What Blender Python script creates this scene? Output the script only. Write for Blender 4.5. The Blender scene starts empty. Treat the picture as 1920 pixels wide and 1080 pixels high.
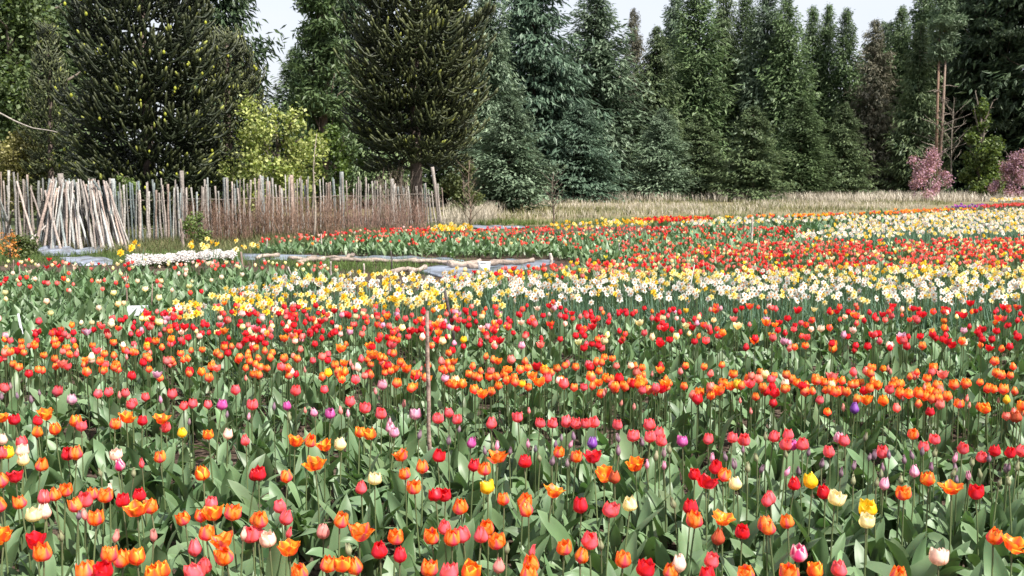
import bpy, math, random
import numpy as np
from mathutils import Matrix, Vector, Euler
R = math.radians
rng = np.random.default_rng(11)
random.seed(5)
sc = bpy.context.scene
COL = sc.collection
# ------------------------------------------------------------ camera
F = 2027.0; HC = 1.65; PITCH = math.atan(210.0 / F)
cam_d = bpy.data.cameras.new('camera'); cam = bpy.data.objects.new('camera', cam_d); COL.objects.link(cam)
cam.location = (0, 0, HC); cam.rotation_euler = (math.pi/2 - PITCH, 0, 0)
cam_d.sensor_width = 36; cam_d.lens = 36 * F / 1920; cam_d.clip_start = .1; cam_d.clip_end = 3000
cam_d.dof.use_dof = True; cam_d.dof.focus_distance = 6.5; cam_d.dof.aperture_fstop = 9.0
sc.camera = cam
# ------------------------------------------------------------ light
SUN_EL, SUN_AZ = 52, 132      # azimuth the light comes FROM, clockwise from +Y
w = bpy.data.worlds.new('World'); sc.world = w; w.use_nodes = True
nt = w.node_tree; bg = nt.nodes['Background']
sky = nt.nodes.new('ShaderNodeTexSky'); sky.sky_type = 'NISHITA'; sky.sun_disc = False
sky.sun_elevation = R(SUN_EL); sky.sun_rotation = R(SUN_AZ); sky.dust_density = 3.0; sky.ozone_density = 1.5; sky.air_density = 1.0
# thin bright high cloud over the blue
tc = nt.nodes.new('ShaderNodeTexCoord'); cn = nt.nodes.new('ShaderNodeTexNoise'); cn.inputs['Scale'].default_value = 2.2; cn.inputs['Detail'].default_value = 6
mp = nt.nodes.new('ShaderNodeMapping'); mp.inputs['Scale'].default_value = (1, 1, 3.5); nt.links.new(tc.outputs['Generated'], mp.inputs[0]); nt.links.new(mp.outputs[0], cn.inputs['Vector'])
cm_ = nt.nodes.new('ShaderNodeMapRange'); cm_.inputs[1].default_value = .3; cm_.inputs[2].default_value = .7; cm_.inputs[3].default_value = .62; cm_.inputs[4].default_value = .95; nt.links.new(cn.outputs[0], cm_.inputs[0])
cx_ = nt.nodes.new('ShaderNodeMixRGB'); cx_.inputs[2].default_value = (3.85, 3.95, 4.25, 1); nt.links.new(cm_.outputs[0], cx_.inputs[0]); nt.links.new(sky.outputs[0], cx_.inputs[1])
nt.links.new(cx_.outputs[0], bg.inputs[0]); bg.inputs[1].default_value = .13
sl = bpy.data.lights.new('sun', 'SUN'); so = bpy.data.objects.new('sun', sl); COL.objects.link(so)
sl.energy = 5.0; sl.angle = R(.5); sl.color = (1, .955, .88)
az, el = R(SUN_AZ), R(SUN_EL)
sd = Vector((math.sin(az)*math.cos(el), math.cos(az)*math.cos(el), math.sin(el)))
so.rotation_euler = sd.to_track_quat('Z', 'Y').to_euler(); so.location = (0, 0, 40)
sc.view_settings.view_transform = 'Standard'; sc.view_settings.look = 'None'
sc.view_settings.gamma = 1; sc.view_settings.use_curve_mapping = False
sc.view_settings.exposure = .95
# ------------------------------------------------------------ mapping pixel -> place
cp, sp = math.cos(PITCH), math.sin(PITCH)
def ray(px, py):
    a = (np.asarray(px, float)-960)/F; b = -(np.asarray(py, float)-540)/F
    return a, cp + b*sp, -sp + b*cp
def at(px, py, z=0.0):
    x, y, k = ray(px, py); t = (z-HC)/k
    return np.array([x*t, y*t])
def atd(px, py, Y):
    x, y, k = ray(px, py); t = Y/y
    return Vector((float(x*t), float(Y), float(HC+k*t)))
# ------------------------------------------------------------ mesh helpers
def mk(name, V, Q, C=None, smooth=True):
    V = np.ascontiguousarray(V, dtype=np.float32).reshape(-1, 3); Q = np.ascontiguousarray(Q, dtype=np.int32).reshape(-1, 4)
    m = bpy.data.meshes.new(name); n = len(Q)
    m.vertices.add(len(V)); m.vertices.foreach_set('co', V.ravel())
    m.loops.add(n*4); m.loops.foreach_set('vertex_index', Q.ravel())
    m.polygons.add(n); m.polygons.foreach_set('loop_start', np.arange(n, dtype=np.int32)*4)
    m.polygons.foreach_set('use_smooth', np.full(n, smooth))
    if C is not None:
        C = np.asarray(C, dtype=np.float32).reshape(-1, 3)
        C4 = np.ones((len(V), 4), np.float32); C4[:, :3] = C
        a = m.attributes.new('col', 'FLOAT_COLOR', 'POINT'); a.data.foreach_set('color', C4.ravel())
    m.update(calc_edges=True); m.validate()
    return m
def obj(name, mesh, mat=None, parent=None, label=None, cat=None, group=None, kind=None):
    o = bpy.data.objects.new(name, mesh); COL.objects.link(o)
    if mat is not None and mesh is not None and len(mesh.materials) == 0: mesh.materials.append(mat)
    if parent is not None: o.parent = parent
    if label: o['label'] = label
    if cat: o['category'] = cat
    if group: o['group'] = group
    if kind: o['kind'] = kind
    return o
def empty(name, loc, label, cat, group=None):
    o = obj(name, None, label=label, cat=cat, group=group); o.location = loc; o.empty_display_size = .1
    return o
class Acc:
    def __init__(s): s.V = []; s.Q = []; s.C = []; s.n = 0
    def add(s, V, Q, C):
        V = np.asarray(V, float).reshape(-1, 3); C = np.asarray(C, float)
        if C.ndim == 1: C = np.tile(C, (len(V), 1))
        s.V.append(V); s.Q.append(np.asarray(Q).reshape(-1, 4)+s.n); s.C.append(C.reshape(-1, 3)); s.n += len(V)
    def mesh(s, name, smooth=True):
        return mk(name, np.concatenate(s.V), np.concatenate(s.Q), np.concatenate(s.C), smooth)
def rots(rz, tx, ty):
    """N rotation matrices Rz @ Ry(ty) @ Rx(tx)"""
    c, s = np.cos(rz), np.sin(rz); cx, sx = np.cos(tx), np.sin(tx); cy, sy = np.cos(ty), np.sin(ty)
    z = np.zeros_like(c); o = np.ones_like(c)
    A = np.stack([np.stack([c, -s, z], -1), np.stack([s, c, z], -1), np.stack([z, z, o], -1)], -2)
    B = np.stack([np.stack([cy, z, sy], -1), np.stack([z, o, z], -1), np.stack([-sy, z, cy], -1)], -2)
    D = np.stack([np.stack([o, z, z], -1), np.stack([z, cx, -sx], -1), np.stack([z, sx, cx], -1)], -2)
    return A @ B @ D
def stamp(acc, T, loc, M, scale, tint=None):
    """T = (V,Q,C) template put at N places"""
    V, Q, C = T; N = len(loc)
    if N == 0: return
    scale = np.asarray(scale, float)
    if scale.ndim == 1: scale = np.repeat(scale[:, None], 3, 1)
    W = np.einsum('nij,nkj->nki', M, V[None]*scale[:, None, :]) + np.asarray(loc)[:, None, :]
    Cn = np.repeat(C[None], N, 0)
    if tint is not None: Cn = Cn*tint[:, None, :]
    Qn = Q[None] + (np.arange(N)*len(V))[:, None, None]
    acc.add(W.reshape(-1, 3), Qn.reshape(-1, 4), Cn.reshape(-1, 3))
def grid_q(nu, nv):
    i, j = np.meshgrid(np.arange(nv), np.arange(nu), indexing='ij'); a = i*(nu+1)+j
    return np.stack([a, a+1, a+nu+2, a+nu+1], -1).reshape(-1, 4)
def tube(P, rad, sides=6, cap=True, jag=0):
    P = np.asarray(P, float); n = len(P); rad = np.broadcast_to(np.asarray(rad, float), (n,)).copy()
    if cap:
        P = np.vstack([P[:1], P, P[-1:]]); rad = np.concatenate([[rad[0]*.05], rad, [rad[-1]*.05]]); n += 2
    T = np.gradient(P, axis=0); T[0] = T[1] if cap else T[0]; T[-1] = T[-2] if cap else T[-1]
    if cap and n > 4: T[1] = P[2]-P[1]; T[0] = T[1]; T[-1] = P[-2]-P[-3]; T[-2] = T[-1]
    T /= np.linalg.norm(T, axis=1, keepdims=True)+1e-9
    up = np.where(np.abs(T[:, 2:3]) > .9, [[1., 0, 0]], [[0, 0, 1.]])
    up = up[n//2][None].repeat(n, 0)
    A = np.cross(T, up); A /= np.linalg.norm(A, axis=1, keepdims=True)+1e-9; B = np.cross(T, A)
    th = np.arange(sides)/sides*2*math.pi
    V = P[:, None]+rad[:, None, None]*(np.cos(th)[None, :, None]*A[:, None]+np.sin(th)[None, :, None]*B[:, None])
    i, j = np.meshgrid(np.arange(n-1), np.arange(sides), indexing='ij'); k = (j+1) % sides
    Q = np.stack([i*sides+j, i*sides+k, (i+1)*sides+k, (i+1)*sides+j], -1).reshape(-1, 4)
    return V.reshape(-1, 3), Q
def box(a, b):
    x0, y0, z0 = a; x1, y1, z1 = b
    V = np.array([(x0, y0, z0), (x1, y0, z0), (x1, y1, z0), (x0, y1, z0), (x0, y0, z1), (x1, y0, z1), (x1, y1, z1), (x0, y1, z1)])
    return V, np.array([(0, 3, 2, 1), (4, 5, 6, 7), (0, 1, 5, 4), (1, 2, 6, 5), (2, 3, 7, 6), (3, 0, 4, 7)])
# ------------------------------------------------------------ materials
def mat_new(name):
    m = bpy.data.materials.new(name); m.use_nodes = True; t = m.node_tree; b = t.nodes['Principled BSDF']
    return m, t, b
def leafy(name, rough=.45, spec=.4, trans=.25, rnd=.15, noise_scale=6, noise_amt=.25, ttint=(1, 1, 1), bump=0):
    """colour from the surface's own 'col' attribute, varied by noise and by object, partly translucent"""
    m, t, b = mat_new(name); N = t.nodes; L = t.links
    at_ = N.new('ShaderNodeAttribute'); at_.attribute_name = 'col'
    oi = N.new('ShaderNodeObjectInfo'); geo = N.new('ShaderNodeNewGeometry')
    nz = N.new('ShaderNodeTexNoise'); nz.inputs['Scale'].default_value = noise_scale; nz.inputs['Detail'].default_value = 3
    L.new(geo.outputs['Position'], nz.inputs['Vector'])
    mr = N.new('ShaderNodeMapRange'); mr.inputs[1].default_value = .3; mr.inputs[2].default_value = .7
    mr.inputs[3].default_value = 1-noise_amt; mr.inputs[4].default_value = 1+noise_amt; L.new(nz.outputs[0], mr.inputs[0])
    mo = N.new('ShaderNodeMapRange'); mo.inputs[3].default_value = 1-rnd; mo.inputs[4].default_value = 1+rnd; L.new(oi.outputs['Random'], mo.inputs[0])
    mu = N.new('ShaderNodeMath'); mu.operation = 'MULTIPLY'; L.new(mr.outputs[0], mu.inputs[0]); L.new(mo.outputs[0], mu.inputs[1])
    vm = N.new('ShaderNodeVectorMath'); vm.operation = 'SCALE'; L.new(at_.outputs['Color'], vm.inputs[0]); L.new(mu.outputs[0], vm.inputs['Scale'])
    L.new(vm.outputs[0], b.inputs['Base Color'])
    b.inputs['Roughness'].default_value = rough; b.inputs['Specular IOR Level'].default_value = spec
    if bump:
        bp = N.new('ShaderNodeBump'); bp.inputs['Strength'].default_value = bump; bp.inputs['Distance'].default_value = .02
        L.new(nz.outputs[0], bp.inputs['Height']); L.new(bp.outputs[0], b.inputs['Normal'])
    if trans:
        tr = N.new('ShaderNodeBsdfTranslucent'); v2 = N.new('ShaderNodeVectorMath'); v2.operation = 'MULTIPLY'
        L.new(vm.outputs[0], v2.inputs[0]); v2.inputs[1].default_value = ttint; L.new(v2.outputs[0], tr.inputs[0])
        mx = N.new('ShaderNodeMixShader'); mx.inputs[0].default_value = trans
        L.new(b.outputs[0], mx.inputs[1]); L.new(tr.outputs[0], mx.inputs[2]); L.new(mx.outputs[0], N['Material Output'].inputs[0])
    return m
M_PETAL = leafy('petal', .40, .35, .48, .10, 60, .12, (1.1, 1.0, .9))
M_LEAF = leafy('tulip_leaf', .45, .42, .18, .14, 9, .16, (1.0, 1.3, .5))
M_STRAP = leafy('strap_leaf', .5, .4, .2, .1, 9, .2, (1, 1.2, .6))
M_NEEDLE = leafy('needles', .5, .4, .22, .14, .35, .25)
M_FOL = leafy('foliage', .5, .4, .3, .1, 1.2, .3, (1.1, 1.2, .5))
M_PUZZLE = leafy('monkey_puzzle_scales', .5, .35, 0, .25, 30, .5, bump=.6)
M_GRASS = leafy('grass_blades', .6, .3, .25, .05, .5, .3)
M_BARK = leafy('bark', .9, .15, 0, .25, 14, .35, bump=.8)
M_WOOD = leafy('weathered_wood', .8, .2, 0, .28, 22, .38, bump=.8)
M_PLAIN = leafy('painted', .45, .5, 0, .02, 30, .05)
def soil_mat(name, cols, scale, bump=.8, dist=.03):
    m, t, b = mat_new(name); N = t.nodes; L = t.links
    geo = N.new('ShaderNodeNewGeometry')
    n1 = N.new('ShaderNodeTexNoise'); n1.inputs['Scale'].default_value = scale; n1.inputs['Detail'].default_value = 8
    n2 = N.new('ShaderNodeTexNoise'); n2.inputs['Scale'].default_value = scale*.06; n2.inputs['Detail'].default_value = 4
    L.new(geo.outputs['Position'], n1.inputs['Vector']); L.new(geo.outputs['Position'], n2.inputs['Vector'])
    ad = N.new('ShaderNodeMath'); ad.operation = 'MULTIPLY_ADD'; ad.inputs[1].default_value = .6; L.new(n1.outputs[0], ad.inputs[0])
    s2 = N.new('ShaderNodeMath'); s2.operation = 'MULTIPLY'; s2.inputs[1].default_value = .4; L.new(n2.outputs[0], s2.inputs[0]); L.new(s2.outputs[0], ad.inputs[2])
    cr = N.new('ShaderNodeValToRGB'); e = cr.color_ramp.elements
    e[0].position = .36; e[0].color = (*cols[0], 1); e[1].position = .64; e[1].color = (*cols[-1], 1)
    if len(cols) > 2:
        x = cr.color_ramp.elements.new(.5); x.color = (*cols[1], 1)
    L.new(ad.outputs[0], cr.inputs[0]); L.new(cr.outputs[0], b.inputs['Base Color']); b.inputs['Roughness'].default_value = .95
    b.inputs['Specular IOR Level'].default_value = .15
    bp = N.new('ShaderNodeBump'); bp.inputs['Strength'].default_value = bump; bp.inputs['Distance'].default_value = dist
    L.new(n1.outputs[0], bp.inputs['Height']); L.new(bp.outputs[0], b.inputs['Normal'])
    return m
# ------------------------------------------------------------ ground
def sheet(name, pts, z, mat):
    V = [(x, y, z) for x, y in pts]; m = bpy.data.meshes.new(name); m.from_pydata(V, [], [list(range(len(V)))]); m.update()
    if m.polygons[0].normal.z < 0: m.flip_normals()
    return obj(name, m, mat, kind='structure')
M_GROUND = soil_mat('ground_cover', [(.035, .05, .018), (.06, .08, .03), (.10, .10, .05)], 8)
M_SOIL = soil_mat('bed_soil', [(.03, .02, .014), (.075, .052, .038), (.14, .105, .08)], 28, 1.0, .05)
M_MEADOW = soil_mat('meadow_ground', [(.07, .085, .03), (.16, .14, .075), (.25, .20, .13)], 3)
sheet('ground', [(-900, -400), (900, -400), (900, 1500), (-900, 1500)], -.008, M_GROUND)
def P2(lst, z): return [tuple(at(a, b, z)) for a, b in lst]
sheet('flower_bed_soil', [(-9, -1), (9, -1)] + P2([(3200, 470), (2600, 372), (1900, 374), (1500, 412), (1000, 432), (480, 485), (-1500, 500)], 0), 0, M_SOIL)
sheet('meadow', [tuple(at(1760, 391, 0)), tuple(at(1950, 379, 0)), tuple(at(3400, 368, 0))] + [(130, 110), (-25, 110), (-12, 40)] + P2([(700, 412), (1000, 425), (1500, 406)], 0), .004, M_MEADOW)
# ------------------------------------------------------------ tulip shapes
SHAPES = {  # radius, height, top ratio
    'bud': (.0105, .044, .10), 'closed': (.0225, .056, .34), 'half': (.027, .056, .64), 'cup': (.0285, .054, .86), 'open': (.028, .053, 1.35), 'wide': (.027, .048, 1.85)}
PAL = {  # centre flame, mid, edge, base
    'O': ((.80, .09, .18), (.96, .43, .05), (.90, .11, .005), (.82, .30, .08)),
    'A': ((.86, .10, .04), (.94, .24, .01), (.98, .56, .06), (.85, .22, .03)),
    'R': ((.74, .035, .07), (.74, .02, .035), (.80, .014, .014), (.5, .05, .04)),
    'P': ((.86, .19, .25), (.85, .15, .18), (.88, .10, .08), (.78, .22, .20)),
    'L': ((.74, .30, .48), (.82, .45, .60), (.88, .62, .70), (.7, .5, .5)),
    'M': ((.60, .09, .36), (.66, .12, .42), (.74, .22, .52), (.5, .2, .35)),
    'V': ((.25, .07, .40), (.32, .10, .50), (.42, .18, .58), (.2, .1, .3)),
    'Y': ((.92, .62, .02), (.95, .70, .03), (.95, .76, .08), (.8, .7, .1)),
    'C': ((.90, .80, .42), (.90, .84, .55), (.92, .86, .55), (.7, .75, .35)),
    'K': ((.90, .62, .52), (.90, .76, .66), (.92, .80, .68), (.8, .75, .5)),
    'T': ((.75, .05, .22), (.80, .10, .28), (.92, .78, .76), (.6, .05, .15)),
    'S': ((.34, .21, .28), (.38, .24, .31), (.30, .22, .24), (.18, .22, .12)),
    'G': ((.34, .36, .20), (.40, .42, .24), (.44, .42, .28), (.20, .26, .12)),
    'Q': ((.78, .34, .32), (.80, .40, .34), (.76, .30, .26), (.4, .36, .2)),
    'B': ((.86, .34, .32), (.86, .29, .24), (.86, .18, .12), (.7, .3, .2)),
    'D': ((.60, .09, .05), (.70, .18, .06), (.55, .10, .03), (.4, .12, .05))}
def petal(shape, pal, inner, nu, nv, a0=66, seed=0, span=1.0):
    rr, H, top = SHAPES[shape]; g = np.random.default_rng(seed)
    v = np.linspace(0, 1, nv+1)[:, None]; u = np.linspace(-1, 1, nu+1)[None, :]
    v = v**.9
    s = np.clip((v-.42)/.58, 0, 1)
    r = np.where(v < .42, rr*np.sqrt(np.clip(1-(1-v/.42)**2, 0, 1)), rr*(1+(top-1)*s**1.4))
    if top < .9: r = r*(1-.06*s)
    r = np.maximum(r, .0025)*(0.90 if inner else 1.0)
    z = H*(v+.03*np.sin(v*6))*(1.03 if inner else 1.0)*span
    gsh = np.where(v < .45, .45+.55*np.sin(math.pi/2*np.clip(v/.45, 0, 1)), np.sqrt(np.clip(1-((v-.45)/.555)**3.2, 0, 1)))
    ang = R(a0)*gsh*np.minimum(1.0, rr/np.maximum(r, 1e-4))**.6
    th = u*ang
    rad = r*(1-.05*np.abs(u)**2)+.0022*g.normal(size=(1, nu+1))*s
    z = z + .0016*g.normal(size=(1, nu+1))*s - .005*span*(u**2)*s*(H/.057)
    X = rad*np.cos(th); Y = rad*np.sin(th); Z = np.broadcast_to(z, X.shape)
    V = np.stack([X, Y, Z], -1).reshape(-1, 3)
    c0, c1, c2, cb = [np.array(c) for c in PAL[pal]]
    U, W = np.broadcast_arrays(np.abs(u), v)
    flame = np.clip(2.4-U*3.2-W*1.6, 0, 1)[..., None]; edge = np.clip((U-.52)*3.2+np.clip(W-.66, 0, 1)*2.6, 0, 1)[..., None]
    if inner and pal in ('O',): flame = flame*.25
    C = c1*(1-edge)+c2*edge; C = C*(1-flame)+c0*flame
    bw = np.clip(1-W*7, 0, 1)[..., None]; C = C*(1-bw)+cb*bw
    return V, grid_q(nu, nv), C.reshape(-1, 3)
def rz(V, a):
    c, s = math.cos(a), math.sin(a); return np.stack([V[:, 0]*c-V[:, 1]*s, V[:, 0]*s+V[:, 1]*c, V[:, 2]], -1)
def head_template(shape, pal, lod, seed=0):
    a = Acc()
    if lod == 0:
        for k in range(6):
            V, Q, C = petal(shape, pal, k % 2 == 1, 3, 4, 62, seed*7+k); a.add(rz(V, k*math.pi/3), Q, C)
    elif lod == 1:
        for k in range(6):
            V, Q, C = petal(shape, pal, k % 2 == 1, 2, 3, 62, seed*7+k); a.add(rz(V, k*math.pi/3), Q, C)
    else:
        for k in range(3):
            V, Q, C = petal(shape, pal, False, 2, 2, 74, seed*7+k); a.add(rz(V, k*math.pi/1.5), Q, C)
    return np.concatenate(a.V), np.concatenate(a.Q), np.concatenate(a.C)
_ht = {}
def HT(shape, pal, lod, seed):
    k = (shape, pal, lod, seed)
    if k not in _ht: _ht[k] = head_template(*k)
    return _ht[k]
def leaf_template(L, W, phi0, phi1, nu, nv, twist=0., cup=.45, seed=0):
    """broad tulip leaf growing from the origin, arching towards +x"""
    g = np.random.default_rng(seed)
    v = np.linspace(0, 1, nv+1); phi = R(phi0)+(R(phi1)-R(phi0))*v**1.5
    dx = np.sin(phi); dz = np.cos(phi); ds = L/nv
    cx = np.concatenate([[0], np.cumsum((dx[1:]+dx[:-1])/2*ds)]); cz = np.concatenate([[0], np.cumsum((dz[1:]+dz[:-1])/2*ds)])
    wv = W*(np.sin(math.pi*np.clip(v**.78, 0, 1))**.62) ; wv[0] = W*.28; wv[-1] = W*.01
    u = np.linspace(-1, 1, nu+1)
    fold = cup*(1-.45*v)
    tw = twist*v
    nxv, nzv = -dz, dx    # upper-side normal (towards the stem/up)
    off = np.abs(u)[None, :]*wv[:, None]*fold[:, None] + (.10*W*np.sin(v*9+g.uniform(0, 6)))[:, None]*(np.abs(u)[None, :]**2)
    lat = u[None, :]*wv[:, None]*np.sqrt(np.clip(1-fold[:, None]**2*.5, .2, 1))
    lat2 = lat*np.cos(tw)[:, None]-off*np.sin(tw)[:, None]; off2 = lat*np.sin(tw)[:, None]+off*np.cos(tw)[:, None]
    X = cx[:, None]+nxv[:, None]*off2; Z = cz[:, None]+nzv[:, None]*off2; Y = lat2
    U, VV = np.meshgrid(np.abs(u), v)
    base = np.array((.115, .18, .085)); 
    C = base[None, None]*(1+.22*(VV[..., None]-.4))*(1+.12*(U[..., None] > .9))
    rib = np.clip(1-VV*4, 0, 1)[..., None]; C = C*(1-.5*rib)+np.array((.17, .21, .11))*.5*rib
    return np.stack([X, Y, Z], -1).reshape(-1, 3), grid_q(nu, nv), C.reshape(-1, 3)
LEAFSPEC = []
for i in range(14):
    g = random.Random(i)
    LEAFSPEC.append((g.uniform(.20, .32), g.uniform(.024, .043), g.uniform(3, 20), g.uniform(25, 125), g.uniform(-1.0, 1.0), g.uniform(.15, .6), i))
for i in range(14, 18):   # a few broad floppy ones
    g = random.Random(i)
    LEAFSPEC.append((g.uniform(.24, .31), g.uniform(.046, .060), g.uniform(15, 35), g.uniform(90, 130), g.uniform(-.5, .5), g.uniform(.1, .35), i))
def LT(i, lod):
    L, W, a, b, t, c, s = LEAFSPEC[i]; nu, nv = ((4, 8), (2, 5), (2, 3), (1, 2))[lod]
    return leaf_template(L, W, a, b, nu, nv, t, c, s)
_lt = {(i, l): LT(i, l) for i in range(len(LEAFSPEC)) for l in range(4)}
# ------------------------------------------------------------ the flowers read one by one
RAW = {
 (0, 810): "0,540,O 20,360,O 25,770,A,open 60,150,Y 0,150,P 15,55,K 168,70,P 165,135,K 175,205,C 120,335,R,open 160,520,O 275,0,A 300,240,O 335,485,P,closed 245,620,C,cup 340,590,K,closed 325,895,O 265,810,R,open 415,460,O,closed 490,430,O,cup 510,160,R 572,155,O 580,545,O 635,500,P 690,460,O 785,475,O,cup 585,620,S,bud 640,615,Q,bud 720,645,O,cup 465,775,G,bud 815,920,O,cup 920,940,O 1030,940,A,cup 650,1045,O 780,1030,R,cup 870,165,K,cup 905,240,T,closed 920,505,R 1045,470,R 1030,575,A,open 1135,550,O,cup 1065,230,P,bud 1200,185,O 1155,1050,A 1215,1030,A 1150,770,Q,bud 860,780,Q,bud 820,420,K,bud 1525,305,A 1390,640,O,cup 1505,625,O 1610,610,A,open 1735,605,O,cup 1590,530,P 1550,760,O,cup 1680,805,O,open 1700,920,O,cup 1465,870,P,closed 1480,1050,P,cup 1520,985,P,closed 1820,760,K,bud 1895,760,P 1910,650,O 1565,15,A,cup 1705,15,K 1845,60,P,closed 1370,0,Y 1910,310,R 1000,300,G,bud 760,300,G,bud",
 (480, 810): "20,310,R 35,650,O 15,760,P 100,800,K,cup 290,65,A,open 395,60,O 525,95,A,open 640,90,C 445,235,A,open 230,335,O 185,550,P 215,635,P,closed 235,745,P,bud 250,870,A,open 505,740,Q,closed 625,660,O 340,1045,O 535,990,O 650,990,A,cup 755,1000,O,closed 775,750,O,open 890,350,C,cup 790,410,P,closed 1100,175,O,open 1120,310,O 1190,410,O,cup 1245,260,O 1360,175,R 1350,470,R 1420,470,R,cup 1045,785,O,cup 930,880,R 1080,915,R,closed 1320,780,O,cup 1410,715,P 1470,790,O 1555,760,P 1540,555,O 1630,250,R 1715,275,O 1815,180,O,open 1740,415,Y,cup 1860,500,O 1740,715,O,cup 1685,765,P,closed 1815,815,O,cup 1880,865,G,bud 1815,1000,Q,closed 1300,1020,O,cup 1440,1050,P 1600,1040,A,cup 1610,65,M,closed 1440,60,S,bud 1720,140,S,bud 1805,100,L,bud 1900,140,S,bud 1220,20,S,bud 1040,0,L 700,880,G,bud",
 (960, 810): "95,215,R 120,85,L,bud 345,150,O,cup 430,85,L,bud 480,180,O 600,80,V,closed 610,180,R,open 690,305,A,open 770,340,D 925,240,A,open 305,450,A,wide 80,515,O 125,580,O 520,550,R 730,580,P,cup 885,530,C 1280,70,M,cup 905,25,P 1035,35,P 1120,65,P 1095,5,P 1470,50,P 1650,40,P 1740,50,P 1370,310,R 1455,370,R,open 1520,260,R 1580,320,O 1690,385,C 1340,555,R 1370,660,O,cup 1575,650,A,wide 1725,745,R,cup 1910,500,P,closed 1910,690,O 390,865,O,cup 510,920,O,closed 580,800,P 670,840,G,bud 150,985,O 125,1060,O 140,890,P,bud 830,960,O,cup 985,1020,R,cup 1185,1040,O 1255,985,K,closed 1480,965,P,cup 1465,1065,R 1770,1050,O,cup 800,140,S,bud 1010,240,L,bud 1140,245,L,bud 1500,190,L,bud 1220,525,G,bud 1860,270,S,bud 1765,265,G,bud 1670,240,S,bud 370,15,S,bud 465,15,S,bud 800,45,S,bud 1540,780,D,closed 210,190,G,bud 300,215,S,bud 980,70,S,bud 1180,125,G,bud 1605,185,S,bud 1840,190,G,bud",
 (1440, 810): "40,30,P 125,85,P 155,15,P 190,95,M 255,85,P 300,145,S,bud 525,40,L 578,65,P 465,145,P 130,290,L,bud 230,285,S,bud 195,385,R 335,365,Y 430,445,R 500,490,C,cup 755,565,Y,cup 735,665,C,cup 20,490,P,closed 10,710,O 150,670,O 235,905,T 350,1040,A,cup 160,1050,O,cup 540,1025,P 975,1070,O 795,170,S,bud 865,145,P 910,165,S,bud 1025,205,S,bud 1090,170,S,bud 1165,105,P 1240,155,G,bud 1255,50,P,cup 1090,10,O 1100,290,L,closed 865,385,L,closed 545,300,S,bud 640,360,G,bud 810,375,G,bud 995,350,G,bud 1020,455,O,cup 1205,350,A 1375,425,A,wide 1395,190,L,bud 1455,115,P 1510,315,L,bud 1560,450,R,cup 1600,180,P 1660,190,S,bud 1700,140,R 1810,145,R 1890,135,P 1800,260,S,bud 1865,255,G,bud 1810,365,G,bud 1380,300,G,bud 1690,780,O 1830,840,A,wide 1280,935,K,cup 400,230,S,bud 640,250,S,bud 1530,220,G,bud 1730,370,G,bud",
 (0, 560): "35,690,P 80,660,S,bud 10,760,S,bud 130,710,S,bud 420,705,P 540,740,L 235,750,S,bud 300,750,S,bud 730,700,P 815,720,P 895,690,Q,bud 940,735,P 995,740,P 985,790,P 1090,740,P 1205,740,L,bud 1290,765,P 1375,765,P 1440,775,P 1560,770,P 1660,790,M 1770,765,P 1890,795,P 1860,865,L,bud 1415,870,S,bud 1700,865,S,bud 20,890,A,open 115,905,R,cup 280,915,R 345,865,A,open 280,985,A,open 415,970,A 560,910,A 610,955,P,cup 860,935,O 950,890,A,open 1065,915,R 1205,905,A,wide 1240,960,P 1375,980,Y 210,565,R 655,570,O 985,575,R 1570,600,O",
 (480, 560): "295,725,P 515,705,P 235,800,M 440,850,L,closed 555,860,M 705,770,P 815,820,P,cup 940,860,P 1105,800,Q,bud 1195,865,L,cup 1365,895,P 1450,855,P 1505,900,P 1010,965,L 950,620,L 1050,600,O 1165,655,O 545,550,Y 1410,600,L,cup 1550,640,A 1765,670,O 1700,745,O,open 1765,930,P 775,1000,A 865,1010,A,cup 640,895,Q,bud 690,890,L,bud 1520,985,S,bud 650,590,O 850,560,R 990,520,R 1190,555,R 1500,545,C 1640,560,O 1820,620,O 135,860,S,bud 250,935,G,bud 1000,900,L,bud",
 (960, 560): "45,890,P,cup 130,850,Q,bud 210,925,P 305,930,P 410,920,P 475,935,P 555,930,P 625,920,P 790,945,P,cup 1035,940,P 1390,725,R 1490,690,O 1690,660,Y 1145,670,A,open 1025,685,O 970,700,P 910,630,R 845,660,O 690,670,Q,bud 600,690,O,closed 465,685,O 390,680,P 595,605,O 210,640,A,open 120,640,O 265,600,P 20,610,O 805,590,R 1900,655,R 1900,580,C",
 (1440, 560): "255,690,R,cup 385,730,P 540,685,R 480,630,C 125,635,K 35,635,R 650,820,V,closed 740,750,A,open 870,750,A 1215,845,R 1125,730,O 1055,710,O 990,695,O 1275,775,O 1225,770,O 1430,785,O,cup 1345,745,O 1490,710,Q 1585,770,O 1635,820,A,cup 1870,885,D 1690,720,O 1765,700,O 1650,680,O 1095,985,O 720,640,R 1395,700,O 1185,675,O 1910,800,A 650,640,O 790,660,O"}
man = []
for (X0, Y0), s in RAW.items():
    for tok in s.split():
        p = tok.split(','); man.append((X0+float(p[0])/4, Y0+float(p[1])/4, p[2], p[3] if len(p) > 3 else 'half'))
out = []
for m_ in man:
    if all((m_[0]-q[0])**2+(m_[1]-q[1])**2 > 49 for q in out): out.append(m_)
man = sorted(out, key=lambda q: -(q[1] - (60 if q[3] == 'bud' else 0)))
SINGLE, REST = man[:300], man[300:]
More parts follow.
